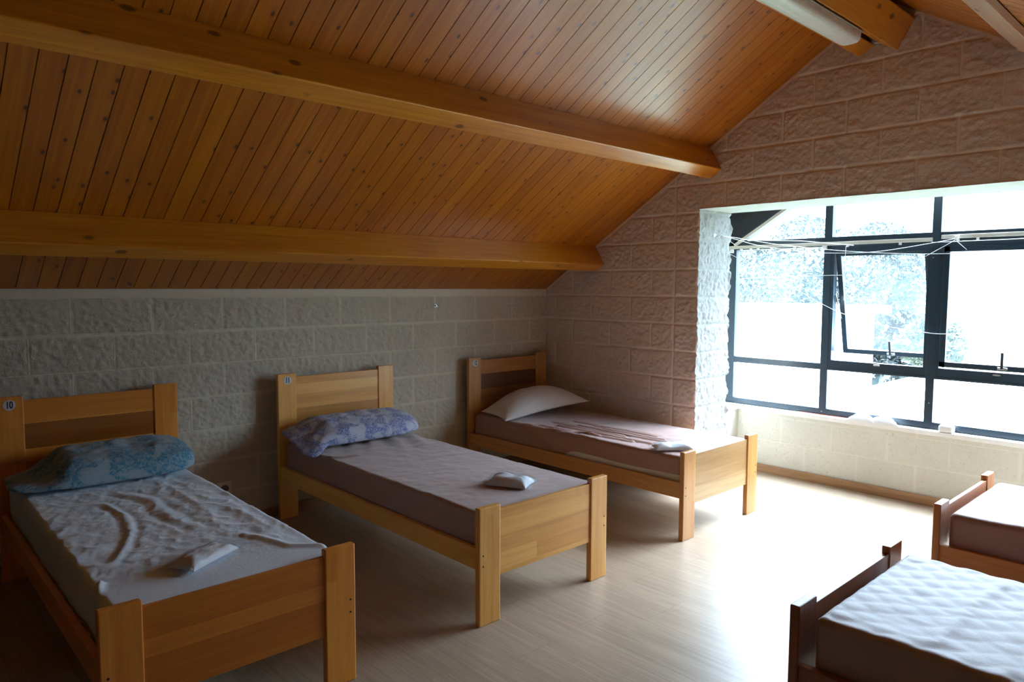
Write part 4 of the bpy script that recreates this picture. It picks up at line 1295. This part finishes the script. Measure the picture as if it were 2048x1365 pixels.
M['bag'] = plain('white_bag_plastic', (0.80, 0.82, 0.84), 0.35, bump_d=0.002, bscale=25)
lump('bag_body', M['bag'], bagr, 0.0, 0.055, 0.085, 0.16, 0.050, 0.0, 2.0, 0.012)
lump('bag_end', M['bag'], bagr, 0.0, -0.09, 0.08, 0.17, 0.048, 0.0, 5.0, 0.012)
bm = bmesh.new(); add_box(bm, (-0.032, -0.045, 0), (0.032, 0.045, 0.050), 0.016, seg=4)
sb = from_bm('soap_box', bm, M['white_plastic'], None, True)
sb.location = (0.934, -2.925+0.045, 0.5196)
tag(sb, 'small rounded white box on the sill in front of the thick window post', 'box')
o = tube('red_cord', smooth_pts([(0.962, -1.85, 0.5225), (0.955, -1.95, 0.5225), (0.962, -2.08, 0.5225), (0.950, -2.20, 0.5225), (0.958, -2.31, 0.5225)], 6), 0.0022, M['red'], None, 6)
tag(o, 'thin red cord lying along the window sill beside the plastic bag', 'cord')

# ------------------------------------------------------------------ outside
M['ground'] = plain('darkened_ground', (0.07, 0.08, 0.05), 0.9, noise_amt=0.15, nscale=2)  # made-up dark tone, keeps the ground from throwing light at the ceiling
M['render_wall'] = plain('white_render', (0.78, 0.78, 0.78), 0.8, noise_amt=0.03)
M['roof_edge'] = plain('grey_roof_edge', (0.022, 0.028, 0.030), 0.7)
M['window_dark'] = plain('neighbour_window', (0.10, 0.12, 0.14), 0.2)
g = box('ground', (1.3, -60, -3.4), (160, 90, -3.3), M['ground']); tag(g, kind='structure')
hill_pts = []
n = 50
xx = np.linspace(40, 150, n); yy = np.linspace(-60, 130, n)
Xh, Yh = np.meshgrid(xx, yy, indexing='ij')
Zh = -3.3+sstep(45, 130, Xh)*(17+5*fbm(Xh*0.05, Yh*0.05, 2.0, 3))+0.6*fbm(Xh*0.3, Yh*0.3, 1.0, 3)
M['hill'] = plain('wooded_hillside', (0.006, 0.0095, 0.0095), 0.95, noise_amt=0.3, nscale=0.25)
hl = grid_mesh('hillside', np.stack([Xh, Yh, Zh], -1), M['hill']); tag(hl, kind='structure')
nb = empty('neighbouring_building', (12, 8, -3.3), 0, 'long low white building with a flat roof outside the left panes', 'building')
box('building_wall', (-9, -3.1, 0), (8.7, 5, 3.95), M['render_wall'], nb, 0.02)
box('roof_slab', (-9.4, -3.5, 3.95), (9.1, 5.4, 4.22), M['roof_edge'], nb, 0.02)
for k in range(4):
    box('building_window', (-6+k*3.6, -3.13, 1.2), (-4.6+k*3.6, -3.08, 2.4), M['window_dark'], nb)
n2 = empty('white_house', (30, -3.2, -3.3), 0, 'white house with a grey band outside the right-hand panes', 'building')
box('house_wall', (-3, -8, 0), (5, 5.7, 5.4), M['render_wall'], n2, 0.02)
box('eaves_band', (-3.25, -8.2, 5.4), (5.2, 5.9, 5.85), M['roof_edge'], n2, 0.02)
for k in range(3):
    box('house_window', (-3.04, -5+k*3.2, 3.0), (-2.98, -3.7+k*3.2, 4.2), M['window_dark'], n2)
ob = empty('outbuilding', (21, -3, -3.3), 0, 'low white outbuilding with a flat terrace roof below the green shrub', 'building')
box('outbuilding_wall', (-4, -12, 0), (4.5, 7.4, 1.55), M['render_wall'], ob, 0.02)
box('terrace_roof', (-4.1, -12.1, 1.55), (4.6, 7.5, 1.65), M['render_wall'], ob, 0.02)
def leafmat(name, a, b_):
    m, t, b, o = newmat(name)
    v, s = coords(t)
    c_ = ramp(t, noise(t, v, 3.0, 3), [(0.35, a), (0.65, b_)])
    t.links.new(c_, b.inputs['Base Color']); b.inputs['Roughness'].default_value = 0.7
    return m
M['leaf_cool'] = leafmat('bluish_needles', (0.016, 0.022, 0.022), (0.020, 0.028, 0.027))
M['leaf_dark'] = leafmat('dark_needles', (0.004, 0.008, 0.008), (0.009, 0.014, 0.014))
M['leaf_green'] = leafmat('fresh_green_leaves', (0.005, 0.011, 0.003), (0.012, 0.021, 0.005))
M['bark'] = plain('bark', (0.01, 0.008, 0.006), 0.9)
def leafy(name, loc, h, r, mat, label, conif=False, n_=1500, leaf=0.16, seed=1, group=None):
    rg = np.random.RandomState(seed)
    root = empty(name, loc, 0, label, 'tree' if h > 3 else 'shrub', group)
    tube('trunk', [(0, 0, 0), (0.05, 0, h*0.5), (0, 0.03, h*0.9)], [0.05*h**0.5+0.03, 0.04*h**0.5, 0.02], M['bark'], root, 7)
    V = []; F = []
    for i in range(n_):
        u = rg.rand()
        if conif:
            z = h*(0.08+0.92*u); rad = r*(1-u)**0.8*(0.5+0.5*rg.rand())+0.05
        else:
            z = h*(0.22+0.78*u); q_ = (u-0.45)/0.55
            rad = r*math.sqrt(max(0.02, 1-q_*q_ if u > 0.45 else 1-((0.45-u)/0.5)**2))*(rg.rand()**0.4)
        a = rg.rand()*2*PI
        c_ = Vector((rad*math.cos(a), rad*math.sin(a), z))
        t1 = Vector(rg.randn(3)).normalized(); t2 = t1.cross(Vector(rg.randn(3))).normalized()
        s_ = leaf*(0.6+0.8*rg.rand())
        k = len(V)
        V += [c_-t1*s_, c_+t2*s_*0.4, c_+t1*s_, c_-t2*s_*0.4]; F.append((k, k+1, k+2, k+3))
    pydata('foliage', V, F, mat, root)
    return root
GT = 'trees beyond the neighbouring building'
leafy('conifer', (27.5, 6.4, -3.3), 5.3, 1.7, M['leaf_dark'], 'dark conifer just right of the low white building', True, 2600, 0.22, 3)
leafy('shrub', (22.6, 3.7, -1.63), 2.1, 1.1, M['leaf_green'], 'green shrub seen through the gap under the open sash', False, 2200, 0.11, 5)
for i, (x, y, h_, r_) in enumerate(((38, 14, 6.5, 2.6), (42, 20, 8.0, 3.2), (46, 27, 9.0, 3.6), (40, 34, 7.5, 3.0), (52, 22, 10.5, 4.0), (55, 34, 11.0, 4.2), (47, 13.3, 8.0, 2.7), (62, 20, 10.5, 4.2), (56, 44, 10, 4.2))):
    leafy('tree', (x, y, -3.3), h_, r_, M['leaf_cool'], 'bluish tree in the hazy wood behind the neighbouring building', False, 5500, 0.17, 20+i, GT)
